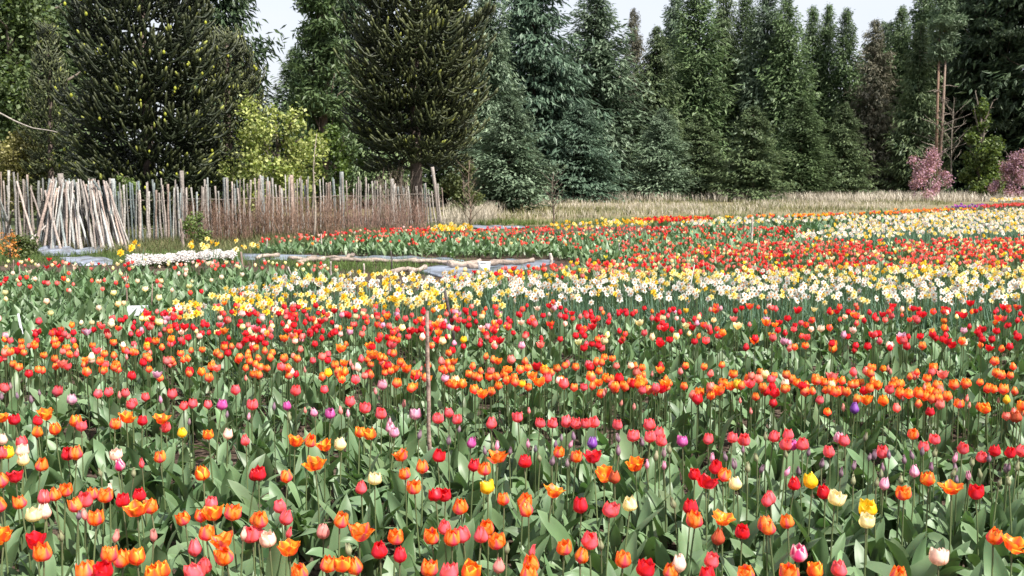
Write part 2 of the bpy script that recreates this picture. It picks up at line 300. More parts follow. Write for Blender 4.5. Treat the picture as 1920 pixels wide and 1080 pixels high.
# ------------------------------------------------------------ individual tulips
petal_cache, leaf_cache = {}, {}
def petal_mesh(shape, pal, inner, var):
    k = (shape, pal, inner, var)
    if k not in petal_cache:
        V, Q, C = petal(shape, pal, inner, 6, 8, 64, var*3+inner+hash(shape) % 1 + 1)
        petal_cache[k] = mk('petal', V, Q, C); petal_cache[k].materials.append(M_PETAL)
    return petal_cache[k]
for i in range(len(LEAFSPEC)):
    V, Q, C = _lt[(i, 0)]; leaf_cache[i] = mk('tulip_leaf', V, Q, C); leaf_cache[i].materials.append(M_LEAF)
stem_cache = []
for i in range(5):
    g = random.Random(40+i); a, b = g.uniform(-.012, .012), g.uniform(-.012, .012)
    t = np.linspace(0, 1, 6); P = np.stack([a*np.sin(t*math.pi), b*np.sin(t*math.pi), t], -1)
    V, Q = tube(P, np.linspace(.0042, .003, 6), 6, cap=False)
    C = np.outer(1+.0*V[:, 2], (.13, .17, .07)); C[V[:, 2] > .85] = (.15, .14, .08)
    m_ = mk('stem', V, Q, C); m_.materials.append(M_LEAF); stem_cache.append(m_)
CN = {'O': 'orange tulip flamed pink', 'A': 'bright orange tulip', 'R': 'red tulip', 'P': 'coral pink tulip', 'L': 'lilac pink tulip', 'M': 'magenta tulip',
      'V': 'violet tulip', 'Y': 'yellow tulip', 'C': 'cream tulip', 'K': 'blush white tulip', 'T': 'crimson tulip with white tips', 'S': 'dusky purple tulip', 'G': 'pale green tulip',
      'Q': 'salmon tulip', 'D': 'dark rust tulip'}
CS = {'O': 'orange', 'A': 'orange', 'R': 'red', 'P': 'coral', 'L': 'lilac', 'M': 'magenta', 'V': 'violet', 'Y': 'yellow', 'C': 'cream', 'K': 'white', 'T': 'crimson', 'S': 'dusky', 'G': 'green', 'Q': 'salmon', 'D': 'rust'}
FORM = {'bud': 'tight budded', 'closed': 'nearly closed', 'half': 'egg shaped', 'cup': 'rounded', 'open': 'opened', 'wide': 'wide open'}
_o1 = 'first second third fourth fifth sixth seventh eighth ninth tenth eleventh twelfth thirteenth fourteenth fifteenth sixteenth seventeenth eighteenth nineteenth'.split()
ORD = _o1+[(t+'ieth') if k == 0 else (t+'y-'+_o1[k-1]) for t in ('twent', 'thirt', 'fort', 'fift', 'sixt') for k in range(10)]
BANDS = [(1030, 'along the bottom edge'), (975, 'in the nearest loose row'), (915, 'in the second loose row'), (860, 'in the third loose row'),
         (815, 'just before the coral row'), (765, 'along the coral row'), (730, 'just behind the coral row'), (0, 'in the dense orange row')]
def band(py):
    for k, (y, n) in enumerate(BANDS):
        if py >= y: return k
lists = {}
for i, (px, py, c, s) in enumerate(SINGLE): lists.setdefault((band(py), CN[c], FORM[s]), []).append((px, i))
rank = {}
for k, l in lists.items():
    l.sort()
    for r_, (_, i) in enumerate(l): rank[i] = (r_, len(l))
HEADZ = .43
for i, (px, py, c, s) in enumerate(SINGLE):
    g = random.Random(1000+i)
    zc = HEADZ+g.uniform(-.03, .03)
    hx, hy = at(px, py, zc); hh = SHAPES[s][1]
    sz = g.uniform(.90, 1.12)
    tx, ty = g.gauss(0, .05), g.gauss(0, .05)
    top = zc-hh*sz*.5           # stem length
    bx, by = hx-top*math.sin(ty), hy+top*math.sin(tx)
    k = band(py); r_, n = rank[i]
    nb = min((q for j, q in enumerate(SINGLE) if j != i), key=lambda q: (q[0]-px)**2+(q[1]-py)**2)
    where = BANDS[k][1]
    side = 'left of' if px < nb[0] else 'right of'
    art = CS[nb[2]]
    if n == 1: lab = f"{FORM[s]} {CN[c]} {side} {art} one {where}"
    else: lab = f"{FORM[s]} {CN[c]} {side} {art} one, {ORD[min(r_, 29)]} from left {where}"
    wds = lab.split()
    if len(wds) > 16: lab = f"{FORM[s]} {CN[c]}, {ORD[min(r_, 29)]} such from left {where}"
    root = empty('tulip', (bx, by, 0), lab, 'tulip', 'tulips flowering in the foreground rows')
    root.rotation_euler = (tx, ty, g.uniform(0, 6.28)) if False else (tx, ty, 0)
    st = obj('stem', stem_cache[g.randrange(5)], None, root); st.scale = (1, 1, top); st.rotation_euler.z = g.uniform(0, 6.28)
    hm = Matrix.Translation((0, 0, top-.001)) @ Euler((g.gauss(.06, .10), g.gauss(0, .12), 0)).to_matrix().to_4x4() @ Matrix.Scale(sz, 4)
    az0 = g.uniform(0, 6.28); var = g.randrange(3)
    for q in range(6):
        p_ = obj('petal', petal_mesh(s, c, q % 2, (var+q) % 3), None, root)
        flop = 0
        if s in ('open', 'wide') and g.random() < .3: flop = g.uniform(.1, .45)
        p_.matrix_local = hm @ Matrix.Rotation(az0+q*math.pi/3+g.gauss(0, .07), 4, 'Z') @ Matrix.Rotation(flop+g.gauss(.02, .06), 4, 'Y') @ Matrix.Diagonal((g.uniform(.94, 1.05), g.uniform(.92, 1.06), g.uniform(.92, 1.06), 1))
    a0 = g.uniform(0, 6.28)
    for q in range(3):
        li = g.randrange(14) if g.random() < .85 else 14+g.randrange(4)
        lf = obj('leaf', leaf_cache[li], None, root)
        lf.location = (0, 0, .005+.05*q); lf.rotation_euler.z = a0+q*2.2+g.uniform(-.4, .4); f_ = g.uniform(.8, 1.12)*(1-.12*q); lf.scale = (f_, f_, f_)
# ------------------------------------------------------------ scatter helpers
def inside(P, poly):
    x, y = P[:, 0], P[:, 1]; r = np.zeros(len(P), bool); n = len(poly)
    for i in range(n):
        x0, y0 = poly[i]; x1, y1 = poly[(i+1) % n]
        if y0 == y1: continue
        c = ((y0 > y) != (y1 > y)) & (x < (x1-x0)*(y-y0)/(y1-y0)+x0); r ^= c
    return r
def scatter(poly_px, dens, z=HEADZ):
    W = np.array([at(a, b, z) for a, b in poly_px]); lo, hi = W.min(0), W.max(0)
    n = int(np.prod(hi-lo)*dens); P = lo+(hi-lo)*rng.random((n, 2))
    return P[inside(P, W)]
def clump(P, amt=.5, s=.9):
    """thin out by a smooth random field so that stands are uneven"""
    f = np.sin(P[:, 0]*s*2.1+1.3*np.sin(P[:, 1]*s*1.7))*np.cos(P[:, 1]*s*2.9+1.1*np.sin(P[:, 0]*s*2.3+2))
    return P[rng.random(len(P)) < 1-amt*(.5-.5*f)]
tul = {'near': Acc(), 'far': Acc()}
def add_tulips(P, wts, big=1.0, hz=HEADZ, shp=None, stems=True):
    if len(P) == 0: return
    keys = list(wts); pr = np.array([wts[k] for k in keys], float); pr /= pr.sum()
    ci = rng.choice(len(keys), len(P), p=pr); d = P[:, 1]
    shapes = shp or {'closed': .28, 'half': .38, 'cup': .2, 'open': .14}
    sk = list(shapes); si = rng.choice(len(sk), len(P), p=np.array([shapes[k] for k in sk])/sum(shapes.values()))
    lod = np.where(d < 8.0, 0, np.where(d < 14, 1, 2)); seed = rng.integers(0, 2, len(P))
    h = hz+rng.normal(0, .022, len(P)); rzv = rng.random(len(P))*6.28; tx = rng.normal(0, .09, len(P)); ty = rng.normal(0, .09, len(P))
    sc_ = rng.uniform(.85, 1.15, len(P))*big
    tint = (1+rng.normal(0, .09, (len(P), 1)))*(1+rng.normal(0, .05, (len(P), 3)))
    M = rots(rzv, tx, ty); loc = np.stack([P[:, 0], P[:, 1], h-.028], -1)
    for a in range(len(keys)):
        for b in range(len(sk)):
            for l in range(3):
                for q in range(2):
                    m = (ci == a) & (si == b) & (lod == l) & (seed == q)
                    if m.any():
                        k = keys[a]; sh = sk[b]
                        if k in 'SGQ': sh = 'bud'
                        stamp(tul['near'], HT(sh, k, l, q), loc[m], M[m], sc_[m], tint[m])
    V, Q = tube([(0, 0, 0), (0, 0, 1)], .0034, 3, cap=False); C = np.tile((.12, .16, .07), (len(V), 1))
    m = d < 22
    if stems: stamp(tul['near'], (V, Q, C), np.stack([P[m, 0], P[m, 1], 0*d[m]], -1), rots(rzv[m], 0*d[m], 0*d[m]), np.stack([1+0*d[m], 1+0*d[m], h[m]-.025], -1))
lv = Acc()
def add_leaves(P, per=3, size=1.0, green=(1, 1, 1), broad=.10, lodshift=0):
    P = np.repeat(P, per, 0)+rng.normal(0, .02, (len(P)*per, 2)); n = len(P); d = P[:, 1]
    rzv = rng.random(n)*6.28; li = np.where(rng.random(n) < broad, rng.integers(14, 18, n), rng.integers(0, 14, n))
    s = rng.uniform(.75, 1.2, n)*size
    lod = np.clip(np.where(d < 5.3, 0, np.where(d < 10.5, 1, np.where(d < 20, 2, 3)))+lodshift, 0, 3)
    tint = (1+rng.normal(0, .13, (n, 1)))*np.array(green)[None]*(1+rng.normal(0, .04, (n, 3)))
    M = rots(rzv, rng.normal(0, .13, n), rng.normal(0, .13, n)); loc = np.stack([P[:, 0], P[:, 1], rng.uniform(0, .06, n)], -1)
    for i in range(len(LEAFSPEC)):
        for l in range(4):
            m = (li == i) & (lod == l)
            if m.any():
                sx = s[m] if l < 3 else s[m]*1.15
                stamp(lv, _lt[(i, l)], loc[m], M[m], sx, tint[m])
# the read-out tulips that are not among the 300
for (px, py, c, s) in REST:
    P = np.array([at(px, py, HEADZ)]); add_tulips(P, {c: 1}, 1.05, shp={s: 1})
PR = {'R': .42, 'P': .12, 'B': .08, 'O': .13, 'A': .05, 'C': .07, 'K': .05, 'L': .05, 'Y': .03}
zF = [(90, 622), (150, 603), (250, 588), (330, 578), (480, 573), (700, 576), (1000, 578), (1000, 650), (480, 643), (250, 638), (100, 640)]
add_tulips(clump(scatter(zF, 56), .35), PR, .96)
zF2 = [(1000, 578), (1440, 574), (1920, 576), (2420, 580), (2420, 665), (1920, 655), (1440, 650), (1000, 650)]
add_tulips(clump(scatter(zF2, 34), .4), PR, 1.0)
add_tulips(scatter([(-500, 645), (0, 618), (100, 608), (100, 630), (0, 636), (-500, 655)], 22), PR)
zD = [(-500, 640), (0, 640), (480, 652), (760, 664), (960, 672), (1200, 682), (1440, 690), (1920, 690), (2420, 700), (2420, 790), (1920, 768), (1440, 748), (960, 722), (480, 706), (0, 684), (-500, 680)]
add_tulips(clump(scatter(zD, 68), .35, 1.5), {'O': .60, 'A': .08, 'B': .12, 'P': .08, 'R': .05, 'K': .015, 'Y': .015, 'Q': .06}, .98, shp={'closed': .3, 'half': .5, 'cup': .12, 'open': .08})
zH = [(830, 514), (1050, 494), (1250, 474), (1440, 455), (1920, 445), (2420, 440), (2420, 495), (1920, 500), (1440, 507), (1050, 518), (830, 522)]
add_tulips(clump(scatter(zH, 40), .35), {'R': .18, 'B': .34, 'O': .28, 'Y': .08, 'C': .12}, 1.05)
add_tulips(scatter([(-300, 490), (450, 488), (650, 498), (640, 506), (450, 500), (-300, 505)], 17), {'C': .3, 'K': .25, 'R': .12, 'B': .21, 'O': .12}, 1.05)
add_tulips(scatter([(-200, 515), (200, 522), (470, 545), (470, 560), (200, 545), (-200, 542)], 8), {'O': .5, 'R': .2, 'B': .3}, 1.0)
add_tulips(scatter([(-300, 505), (480, 505), (440, 540), (300, 570), (80, 605), (-300, 625)], 3.5), {'C': .45, 'K': .35, 'R': .08, 'O': .12}, 1.05)
zJr = [(480, 474), (600, 462), (740, 449), (1500, 446), (1500, 452), (740, 455), (600, 466), (480, 478)]
add_tulips(scatter(zJr, 20, 0), {'R': .35, 'B': .45, 'O': .1, 'K': .1}, 1.2, hz=.30)
zJ = [(480, 476), (600, 464), (740, 452), (1500, 449), (1640, 520), (1100, 500), (1040, 487), (800, 484), (480, 480)]
add_tulips(clump(scatter(zJ, 10, 0), .5), {'R': .20, 'O': .3, 'A': .06, 'B': .32, 'C': .12}, 1.15, hz=.29)
add_tulips(scatter([(1180, 411), (1330, 408), (1335, 413), (1210, 416)], 35), {'R': .7, 'A': .3}, 1.6)
add_tulips(scatter([(1350, 407), (1620, 400), (1700, 395), (1850, 390), (1700, 399), (1500, 406)], 20), {'A': .8, 'Y': .1, 'P': .1}, 1.6)
add_tulips(scatter([(1770, 388), (1850, 384), (1852, 387), (1790, 390)], 14), {'V': .8, 'M': .2}, 1.8)
add_tulips(scatter([(1830, 386), (1980, 380), (1980, 383), (1850, 388)], 30), {'D': .6, 'P': .4}, 1.8)
add_tulips(scatter([(1440, 428), (1490, 426), (1490, 436), (1440, 438)], 8), {'R': 1}, 1.3)
# outside the frame the rows go on
for x0, x1 in ((-700, -25), (1945, 2600)):
    add_tulips(scatter([(x0, 800), (x1, 800), (x1, 1200), (x0, 1200)], 14), {'O': .6, 'R': .15, 'P': .15, 'C': .1})
    add_tulips(scatter([(x0, 740), (x1, 740), (x1, 800), (x0, 800)], 14), {'P': .8, 'L': .2})
add_tulips(scatter([(60, 690), (1880, 770), (1880, 790), (60, 730)], 3), {'S': .4, 'Q': .4, 'L': .2})
add_tulips(scatter([(850, 815), (1920, 830), (1920, 900), (900, 870)], 18), {'S': .55, 'G': .45})
obj('tulips', tul['near'].mesh('tulips'), M_PETAL, label='dense rows of red, orange and pink tulips filling the field beyond the front rows', cat='tulips', kind='stuff')
# foliage
Lp = scatter([(-400, 640), (-500, 1700), (2420, 1700), (2300, 590), (1920, 586), (1000, 590), (300, 592), (60, 625)], 58, .2)
Lp = clump(Lp, .5, 1.2); add_leaves(Lp[Lp[:, 1] < 5.6], 3, .97); add_leaves(Lp[Lp[:, 1] >= 5.6], 4, .8, broad=.05)
add_leaves(scatter([(-400, 500), (650, 502), (520, 530), (300, 585), (60, 625), (-400, 640)], 66, .25), 3, .95)
add_leaves(scatter([(830, 514), (1050, 494), (1250, 474), (1440, 455), (1920, 445), (2420, 440), (2420, 510), (1920, 510), (1440, 515), (1050, 530), (830, 535)], 60, .3), 2, 1.0)
add_leaves(scatter(zJ, 52, 0), 3, .78)
add_leaves(scatter([(1250, 420), (1640, 414), (1500, 438), (1300, 438)], 34, .3), 2, 1.1, (.8, .9, .9))
add_leaves(scatter([(1200, 418), (1350, 408), (1920, 388), (2000, 384), (2000, 390), (1500, 412)], 14, .3), 2, 1.2)
obj('tulip_leaves', lv.mesh('tulip_leaves'), M_LEAF, label='grey green tulip leaves crowding the beds', cat='tulip leaves', kind='stuff')
# ------------------------------------------------------------ daffodils
DP = {'w': ((.74, .74, .68), (.80, .34, .05)), 'y': ((.84, .75, .27), (.92, .60, .04)), 'c': ((.78, .74, .42), (.85, .55, .05)), 'b': ((.86, .62, .04), (.86, .48, .02))}
def daff_petals(kind, lod=0):
    c = np.array(DP[kind][0]); a = Acc()
    nv = 3 if lod == 0 else 2
    for k in range(6):
        v = np.linspace(0, 1, nv+1)[:, None]; u = np.linspace(-1, 1, 3)[None, :]
        wv = (.0125 if lod == 0 else .014)*np.sin(math.pi*(v*.82+.14))**.8; wv[-1] = .0015
        X = .004+v*.032; Y = u*wv; Z = -.004*np.abs(u)+.006*np.sin(v*2.2)*(1 if k % 2 else .6)+0*X
        X = X+0*u
        V = np.stack([X, Y+0*X, Z], -1).reshape(-1, 3); a.add(rz(V, k*math.pi/3), grid_q(2, nv), c*(1 if k % 2 else .95))
    return np.concatenate(a.V), np.concatenate(a.Q), np.concatenate(a.C)
def daff_cup(kind, lod=0):
    c = np.array(DP[kind][1]); n = 8 if lod == 0 else 5; L = .012 if kind == 'w' else .024
    z = np.array([0, L*.7, L]); r = np.array([.006, .008, .0125])
    if kind == 'w': r = np.array([.005, .007, .0085])
    th = np.arange(n)/n*2*math.pi; V = []
    for i in range(3):
        rr = r[i]*(1+(.12*np.cos(th*n/2) if i == 2 else 0)); V.append(np.stack([rr*np.cos(th), rr*np.sin(th), z[i]+0*th], -1))
    V = np.concatenate(V); i, j = np.meshgrid(np.arange(2), np.arange(n), indexing='ij'); k = (j+1) % n
    Q = np.stack([i*n+j, i*n+k, (i+1)*n+k, (i+1)*n+j], -1).reshape(-1, 4)
    return V, Q, np.tile(c, (len(V), 1))
def strap_template(L, bend, nv=4, w=.0065):
    v = np.linspace(0, 1, nv+1); X = bend*v**2.2; Z = L*v*(1-.12*v*abs(bend)/.15); wv = w*(1-v**3*.85)
    V = np.stack([np.repeat(X[:, None], 2, 1), np.stack([-wv, wv], -1), np.repeat(Z[:, None], 2, 1)], -1).reshape(-1, 3)
    return V, grid_q(1, nv), np.tile((.075, .135, .085), (len(V), 1))*(1+.3*np.repeat(v, 2)[:, None])
straps = [strap_template(g_, b_) for g_, b_ in ((.36, .04), (.40, .10), (.33, .16), (.38, -.03), (.30, .22))]
strap_m = [mk('strap', *s) for s in straps]
for m_ in strap_m: m_.materials.append(M_STRAP)
sacc = Acc(); dacc = Acc()
def add_straps(P, per, size=1.0, low=False):
    P = np.repeat(P, per, 0)+rng.normal(0, .035, (len(P)*per, 2)); n = len(P)
    idx = rng.integers(0, 5, n); M = rots(rng.random(n)*6.28, rng.normal(0, .12, n), rng.normal(0, .12, n)); s = rng.uniform(.75, 1.1, n)*size
    tint = (1+rng.normal(0, .15, (n, 1)))*np.ones((1, 3)); loc = np.stack([P[:, 0], P[:, 1], 0*P[:, 0]], -1)
    T = [strap_template(g_, b_, 2, .009) for g_, b_ in ((.36, .04), (.40, .10), (.33, .16), (.38, -.03), (.30, .22))] if low else straps
    for i in range(5):
        m = idx == i; stamp(sacc, T[i], loc[m], M[m], s[m], tint[m])
def daff_frames(n):
    """each bloom looks sideways, most towards the light and the camera"""
    azm = rng.normal(-math.pi/2-.35, .8, n); el = rng.normal(1.15, .22, n)   # tilt of the bloom's axis from vertical
    return azm, el
zG = [(300, 584), (420, 545), (520, 518), (640, 510), (960, 511), (1440, 503), (1920, 497), (2420, 490), (2420, 562), (1920, 558), (1440, 560), (1100, 560), (960, 566), (700, 580), (300, 588)]
PG = clump(scatter(zG, 62, .45), .3)
def topx(P, z=.45):
    dy = P[:, 1]; dz = z-HC; f = dy*cp-dz*sp; return 960+F*P[:, 0]/f, 540-F*(dy*sp+dz*cp)/f
qx, qy = topx(PG)
pw = np.where(qx < 950, np.where(qy > 556, .18, .58), np.where(qy < 522, .30, .86))
isw = rng.random(len(PG)) < pw
kindG = np.where(isw, np.where(rng.random(len(PG)) < .85, 0, 2), np.where(rng.random(len(PG)) < .55, 1, np.where(rng.random(len(PG)) < .5, 3, 2)))
KK = ['w', 'y', 'c', 'b']
h = .44+rng.normal(0, .03, len(PG)); azm, elv = daff_frames(len(PG)); sz = rng.uniform(.88, 1.1, len(PG))
vis = (qx > -5) & (qx < 1925)
order = np.where(vis)[0][np.argsort(PG[vis, 1])]
chosen = set(order[:300].tolist()); mask = np.ones(len(PG), bool); mask[list(chosen)] = False
pm = {k: mk('petals', *daff_petals(k)) for k in KK}; cm = {k: mk('trumpet', *daff_cup(k)) for k in KK}
for m_ in list(pm.values())+list(cm.values()): m_.materials.append(M_PETAL)
DN = {'w': 'white daffodil with small orange cup', 'y': 'yellow daffodil with orange trumpet', 'c': 'cream daffodil with yellow trumpet', 'b': 'all yellow daffodil'}
def dzone(x):
    for lim, n in ((420, 'at the drift tip'), (620, 'at its left end'), (800, 'left of the tall brown stick'), (960, 'beside the grey stick'), (1300, 'left of the white marker'), (1620, 'right of the white marker'), (9999, 'by the right edge')):
        if x < lim: return n
drank = {}
for i in sorted(chosen, key=lambda i: qx[i]):
    drank.setdefault((kindG[i], dzone(qx[i])), []).append(i)
dpos = {i: n_ for l_ in drank.values() for n_, i in enumerate(l_)}
for i in sorted(chosen):
    k = KK[kindG[i]]; z = h[i]
    zn = dzone(qx[i])
    root = empty('daffodil', (PG[i, 0], PG[i, 1], 0), f"{DN[k].replace('small ', '')}, {ORD[dpos[i]]} from left in front, {zn}", 'daffodil', f"{DN[k].split(' with')[0]}s {zn}")
    Mh = Matrix.Translation((0, 0, z)) @ Matrix.Rotation(azm[i], 4, 'Z') @ Matrix.Rotation(elv[i], 4, 'Y') @ Matrix.Scale(sz[i], 4)
    o = obj('petals', pm[k], None, root); o.matrix_local = Mh
    o = obj('trumpet', cm[k], None, root); o.matrix_local = Mh
    o = obj('stem', stem_cache[i % 5], None, root); o.scale = (.9, .9, z); 
    for q in range(2):
        o = obj('leaf', strap_m[(i+q) % 5], None, root); o.rotation_euler.z = (i*1.7+q*2.5) % 6.28
def daff_mass(P, kinds, h, azm, elv, sz, lod):
    M = np.einsum('nij,njk->nik', rots(azm, 0*azm, 0*azm), rots(0*azm, 0*azm, elv)); loc = np.stack([P[:, 0], P[:, 1], h], -1)
    V, Q = tube([(0, 0, 0), (0, 0, 1)], .003, 3, cap=False); C = np.tile((.09, .15, .06), (len(V), 1))
    for a in range(4):
        m = kinds == a
        if m.any():
            t = 1+rng.normal(0, .04, (m.sum(), 1))*np.ones((1, 3))
            stamp(dacc, daff_petals(KK[a], lod), loc[m], M[m], sz[m], t); stamp(dacc, daff_cup(KK[a], lod), loc[m], M[m], sz[m], t)
    m = P[:, 1] < 18; stamp(dacc, (V, Q, C), np.stack([P[m, 0], P[m, 1], 0*h[m]], -1), rots(0*h[m], 0*h[m], 0*h[m]), np.stack([1+0*h[m], 1+0*h[m], h[m]], -1))
daff_mass(PG[mask], kindG[mask], h[mask], azm[mask], elv[mask], sz[mask], 1)
def daff_zone(poly, dens, wts, big=1.25, per=2, hz=.44, cl=.2):
    P = clump(scatter(poly, dens, hz), cl); n = len(P)
    if n == 0: return
    kinds = rng.choice(4, n, p=np.array(wts)/sum(wts)); a, e = daff_frames(n)
    daff_mass(P, kinds, hz+rng.normal(0, .03, n), a, e, rng.uniform(.9, 1.2, n)*big, 1)
    if per: add_straps(P, per, 1.0, True)
add_straps(scatter([(300, 600), (420, 555), (520, 530), (960, 525), (1440, 515), (1920, 508), (2420, 500), (2420, 592), (1920, 590), (1100, 590), (960, 590), (300, 604)], 55, .3), 4)
zL = [(1480, 443), (1620, 408), (1750, 398), (1920, 392), (2420, 385), (2420, 440), (1920, 436), (1720, 440), (1600, 446)]
daff_zone(zL, 24, (.52, .08, .30, .10), 1.15, 4, cl=.45)
add_straps(scatter([(1480, 446), (1720, 436), (2420, 430), (2420, 446), (1920, 444), (1600, 452)], 60, .3), 3, 1, True)
daff_zone([(1030, 420), (1150, 413), (1225, 412), (1225, 420), (1060, 425)], 18, (.1, .4, .1, .4), 1.2)
daff_zone([(1240, 419), (1330, 411), (1500, 407), (1640, 403), (1600, 411), (1400, 417), (1280, 421)], 17, (.55, .15, .2, .1), 1.2)
daff_zone([(800, 427), (885, 422), (890, 428), (810, 431)], 30, (0, .3, .1, .6), 1.5)
daff_zone([(350, 458), (410, 447), (408, 460), (352, 468)], 14, (0, .6, .2, .2), 1.5)
daff_zone([(430, 458), (490, 450), (492, 460), (440, 466)], 14, (0, .7, .2, .1), 1.5)
daff_zone([(205, 468), (265, 452), (275, 463), (230, 474)], 6, (0, .2, 0, .8), 1.5)
daff_zone([(1850, 372), (2300, 368), (2300, 371), (1860, 376)], 8, (.5, .2, .2, .1), 1.8)
# white hyacinth row: stubby spikes
def spike():
    a = Acc()
    for i in range(10):
        t = i/9; ang = i*2.4; r = .022*(1-.5*t)
        V, Q = tube([(r*math.cos(ang), r*math.sin(ang), .12+.10*t), (r*1.6*math.cos(ang), r*1.6*math.sin(ang), .13+.10*t)], [.012, .016], 4); a.add(V, Q, (.85, .85, .86))
    V, Q = tube([(0, 0, 0), (0, 0, .14)], .008, 4); a.add(V, Q, (.1, .16, .06))
    return np.concatenate(a.V), np.concatenate(a.Q), np.concatenate(a.C)
hy = Acc(); P = scatter([(235, 478), (330, 471), (440, 466), (442, 474), (330, 481), (240, 490)], 85, .2); n = len(P)
stamp(hy, spike(), np.stack([P[:, 0], P[:, 1], 0*P[:, 0]], -1), rots(rng.random(n)*6, rng.normal(0, .1, n), rng.normal(0, .1, n)), rng.uniform(.8, 1.1, (n, 1))*np.array([[1.5, 1.5, .85]]))
obj('hyacinths', hy.mesh('hyacinths'), M_PETAL, label='low row of white hyacinths before the stake fence', cat='hyacinths', kind='stuff')
obj('daffodils', dacc.mesh('daffodils'), M_PETAL, label='drifts of white and yellow daffodils across the middle and back of the field', cat='daffodils', kind='stuff')
obj('daffodil_leaves', sacc.mesh('daffodil_leaves'), M_STRAP, label='blue green strap leaves of the daffodils', cat='daffodil leaves', kind='stuff')
# ------------------------------------------------------------ grass
FILMS = [
    ([(455, 479), (600, 481), (760, 484), (870, 489), (870, 495), (700, 492), (560, 489), (455, 488)], 'long narrow grey plastic sheet under the logs', 1),
    ([(760, 508), (850, 499), (905, 492), (960, 490), (1040, 493), (1010, 503), (930, 514), (830, 521)], 'wide pale blue plastic sheet behind the white bucket', 2),
    ([(62, 470), (112, 464), (152, 474), (128, 480), (80, 480)], 'crumpled pale plastic sheet at the foot of the pole bundle', 3, .06),
    ([(128, 474), (205, 462), (206, 470), (150, 479)], 'narrow blue grey plastic sheet right of the crumpled one', 4, .05),
    ([(112, 490), (165, 484), (215, 490), (210, 497), (150, 499)], 'pale plastic sheet behind the left tulip bed', 5, .05),
    ([(866, 424), (960, 424), (1000, 427), (900, 430)], 'thin pale strip of sheeting right of the fence end', 6, .02),
]
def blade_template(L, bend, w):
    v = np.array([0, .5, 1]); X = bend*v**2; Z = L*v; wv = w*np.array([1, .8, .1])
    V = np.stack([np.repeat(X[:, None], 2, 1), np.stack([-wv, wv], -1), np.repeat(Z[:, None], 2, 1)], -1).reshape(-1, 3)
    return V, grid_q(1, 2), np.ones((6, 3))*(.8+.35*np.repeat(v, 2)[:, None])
def grass(acc, P, per, L, w, c0, c1, spread=.06, zscale=None):
    P = np.repeat(P, per, 0)+rng.normal(0, spread, (len(P)*per, 2))
    for f_ in FILMS: P = P[~inside(P, np.array([at(a, b, 0) for a, b in f_[0]]))]
    n = len(P)
    if n == 0: return
    for b in (.1, .35, .6):
        m = rng.random(n) < .4
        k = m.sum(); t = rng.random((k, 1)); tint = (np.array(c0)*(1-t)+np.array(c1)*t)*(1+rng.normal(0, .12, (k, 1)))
        s = rng.uniform(.5, 1.2, k)
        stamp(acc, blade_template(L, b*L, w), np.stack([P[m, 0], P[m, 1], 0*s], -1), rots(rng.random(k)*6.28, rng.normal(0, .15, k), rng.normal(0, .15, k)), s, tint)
dg = Acc()
straw0, straw1 = (.38, .33, .25), (.58, .52, .42)
# meadow: world region, 37..84 m away on the right of the fence
Pm = np.stack([rng.uniform(-14, 62, 9000), rng.uniform(36, 84, 9000)], -1)
lx, ly = topx(Pm, 0)
Pm = Pm[(lx > 850) & (ly < np.interp(lx, [850, 1000, 1500, 1700, 1800, 2400], [416, 414, 400, 394, 380, 366]))]
f = np.sin(Pm[:, 0]*.35+2*np.sin(Pm[:, 1]*.11))+np.sin(Pm[:, 1]*.33+Pm[:, 0]*.1)
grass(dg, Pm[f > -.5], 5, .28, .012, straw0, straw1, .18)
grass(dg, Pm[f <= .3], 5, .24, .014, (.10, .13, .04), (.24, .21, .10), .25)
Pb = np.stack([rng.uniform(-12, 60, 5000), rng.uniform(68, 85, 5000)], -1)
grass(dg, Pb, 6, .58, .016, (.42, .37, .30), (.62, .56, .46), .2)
# straw edge at the right end of the fence
grass(dg, scatter([(830, 425), (930, 420), (930, 405), (850, 402)], 14, 0), 8, .6, .008, straw0, straw1, .12)
obj('meadow_grass', dg.mesh('meadow_grass', False), M_GRASS, label='dry straw coloured grass of the meadow before the conifers', cat='grass', kind='stuff')
gg = Acc()
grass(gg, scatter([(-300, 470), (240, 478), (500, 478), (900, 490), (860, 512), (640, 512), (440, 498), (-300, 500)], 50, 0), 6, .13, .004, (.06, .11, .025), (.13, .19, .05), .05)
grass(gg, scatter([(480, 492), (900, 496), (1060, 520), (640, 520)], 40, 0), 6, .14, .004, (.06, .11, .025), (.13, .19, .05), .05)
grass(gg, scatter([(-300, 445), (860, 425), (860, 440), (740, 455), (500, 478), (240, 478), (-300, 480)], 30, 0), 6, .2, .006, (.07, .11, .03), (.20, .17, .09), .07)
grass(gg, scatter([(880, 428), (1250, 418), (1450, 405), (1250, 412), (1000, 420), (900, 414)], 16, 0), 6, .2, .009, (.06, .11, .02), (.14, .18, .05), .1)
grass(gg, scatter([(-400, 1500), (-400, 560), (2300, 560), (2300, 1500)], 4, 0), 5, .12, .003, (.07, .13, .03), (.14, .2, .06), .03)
obj('green_grass', gg.mesh('green_grass', False), M_GRASS, label='short green grass between the beds and the fence', cat='grass', kind='stuff')
cl = Acc()
ico = np.array([(-1, -1, -.5), (1, -.8, -.5), (.9, 1, -.5), (-.8, .9, -.5), (-.5, -.6, .6), (.6, -.5, .5), (.5, .6, .7), (-.6, .5, .5)])*.012
P = scatter([(-400, 1600), (-400, 640), (2300, 640), (2300, 1600)], 60, 0); n = len(P)
stamp(cl, (ico, box((0, 0, 0), (1, 1, 1))[1], np.tile((.09, .065, .05), (8, 1))), np.stack([P[:, 0], P[:, 1], 0*P[:, 0]+.004], -1), rots(rng.random(n)*6, rng.random(n), rng.random(n)), rng.uniform(.4, 1.8, n)**1.3, 1+rng.normal(0, .3, (n, 1)).clip(-.6, 1)*np.ones((1, 3)))
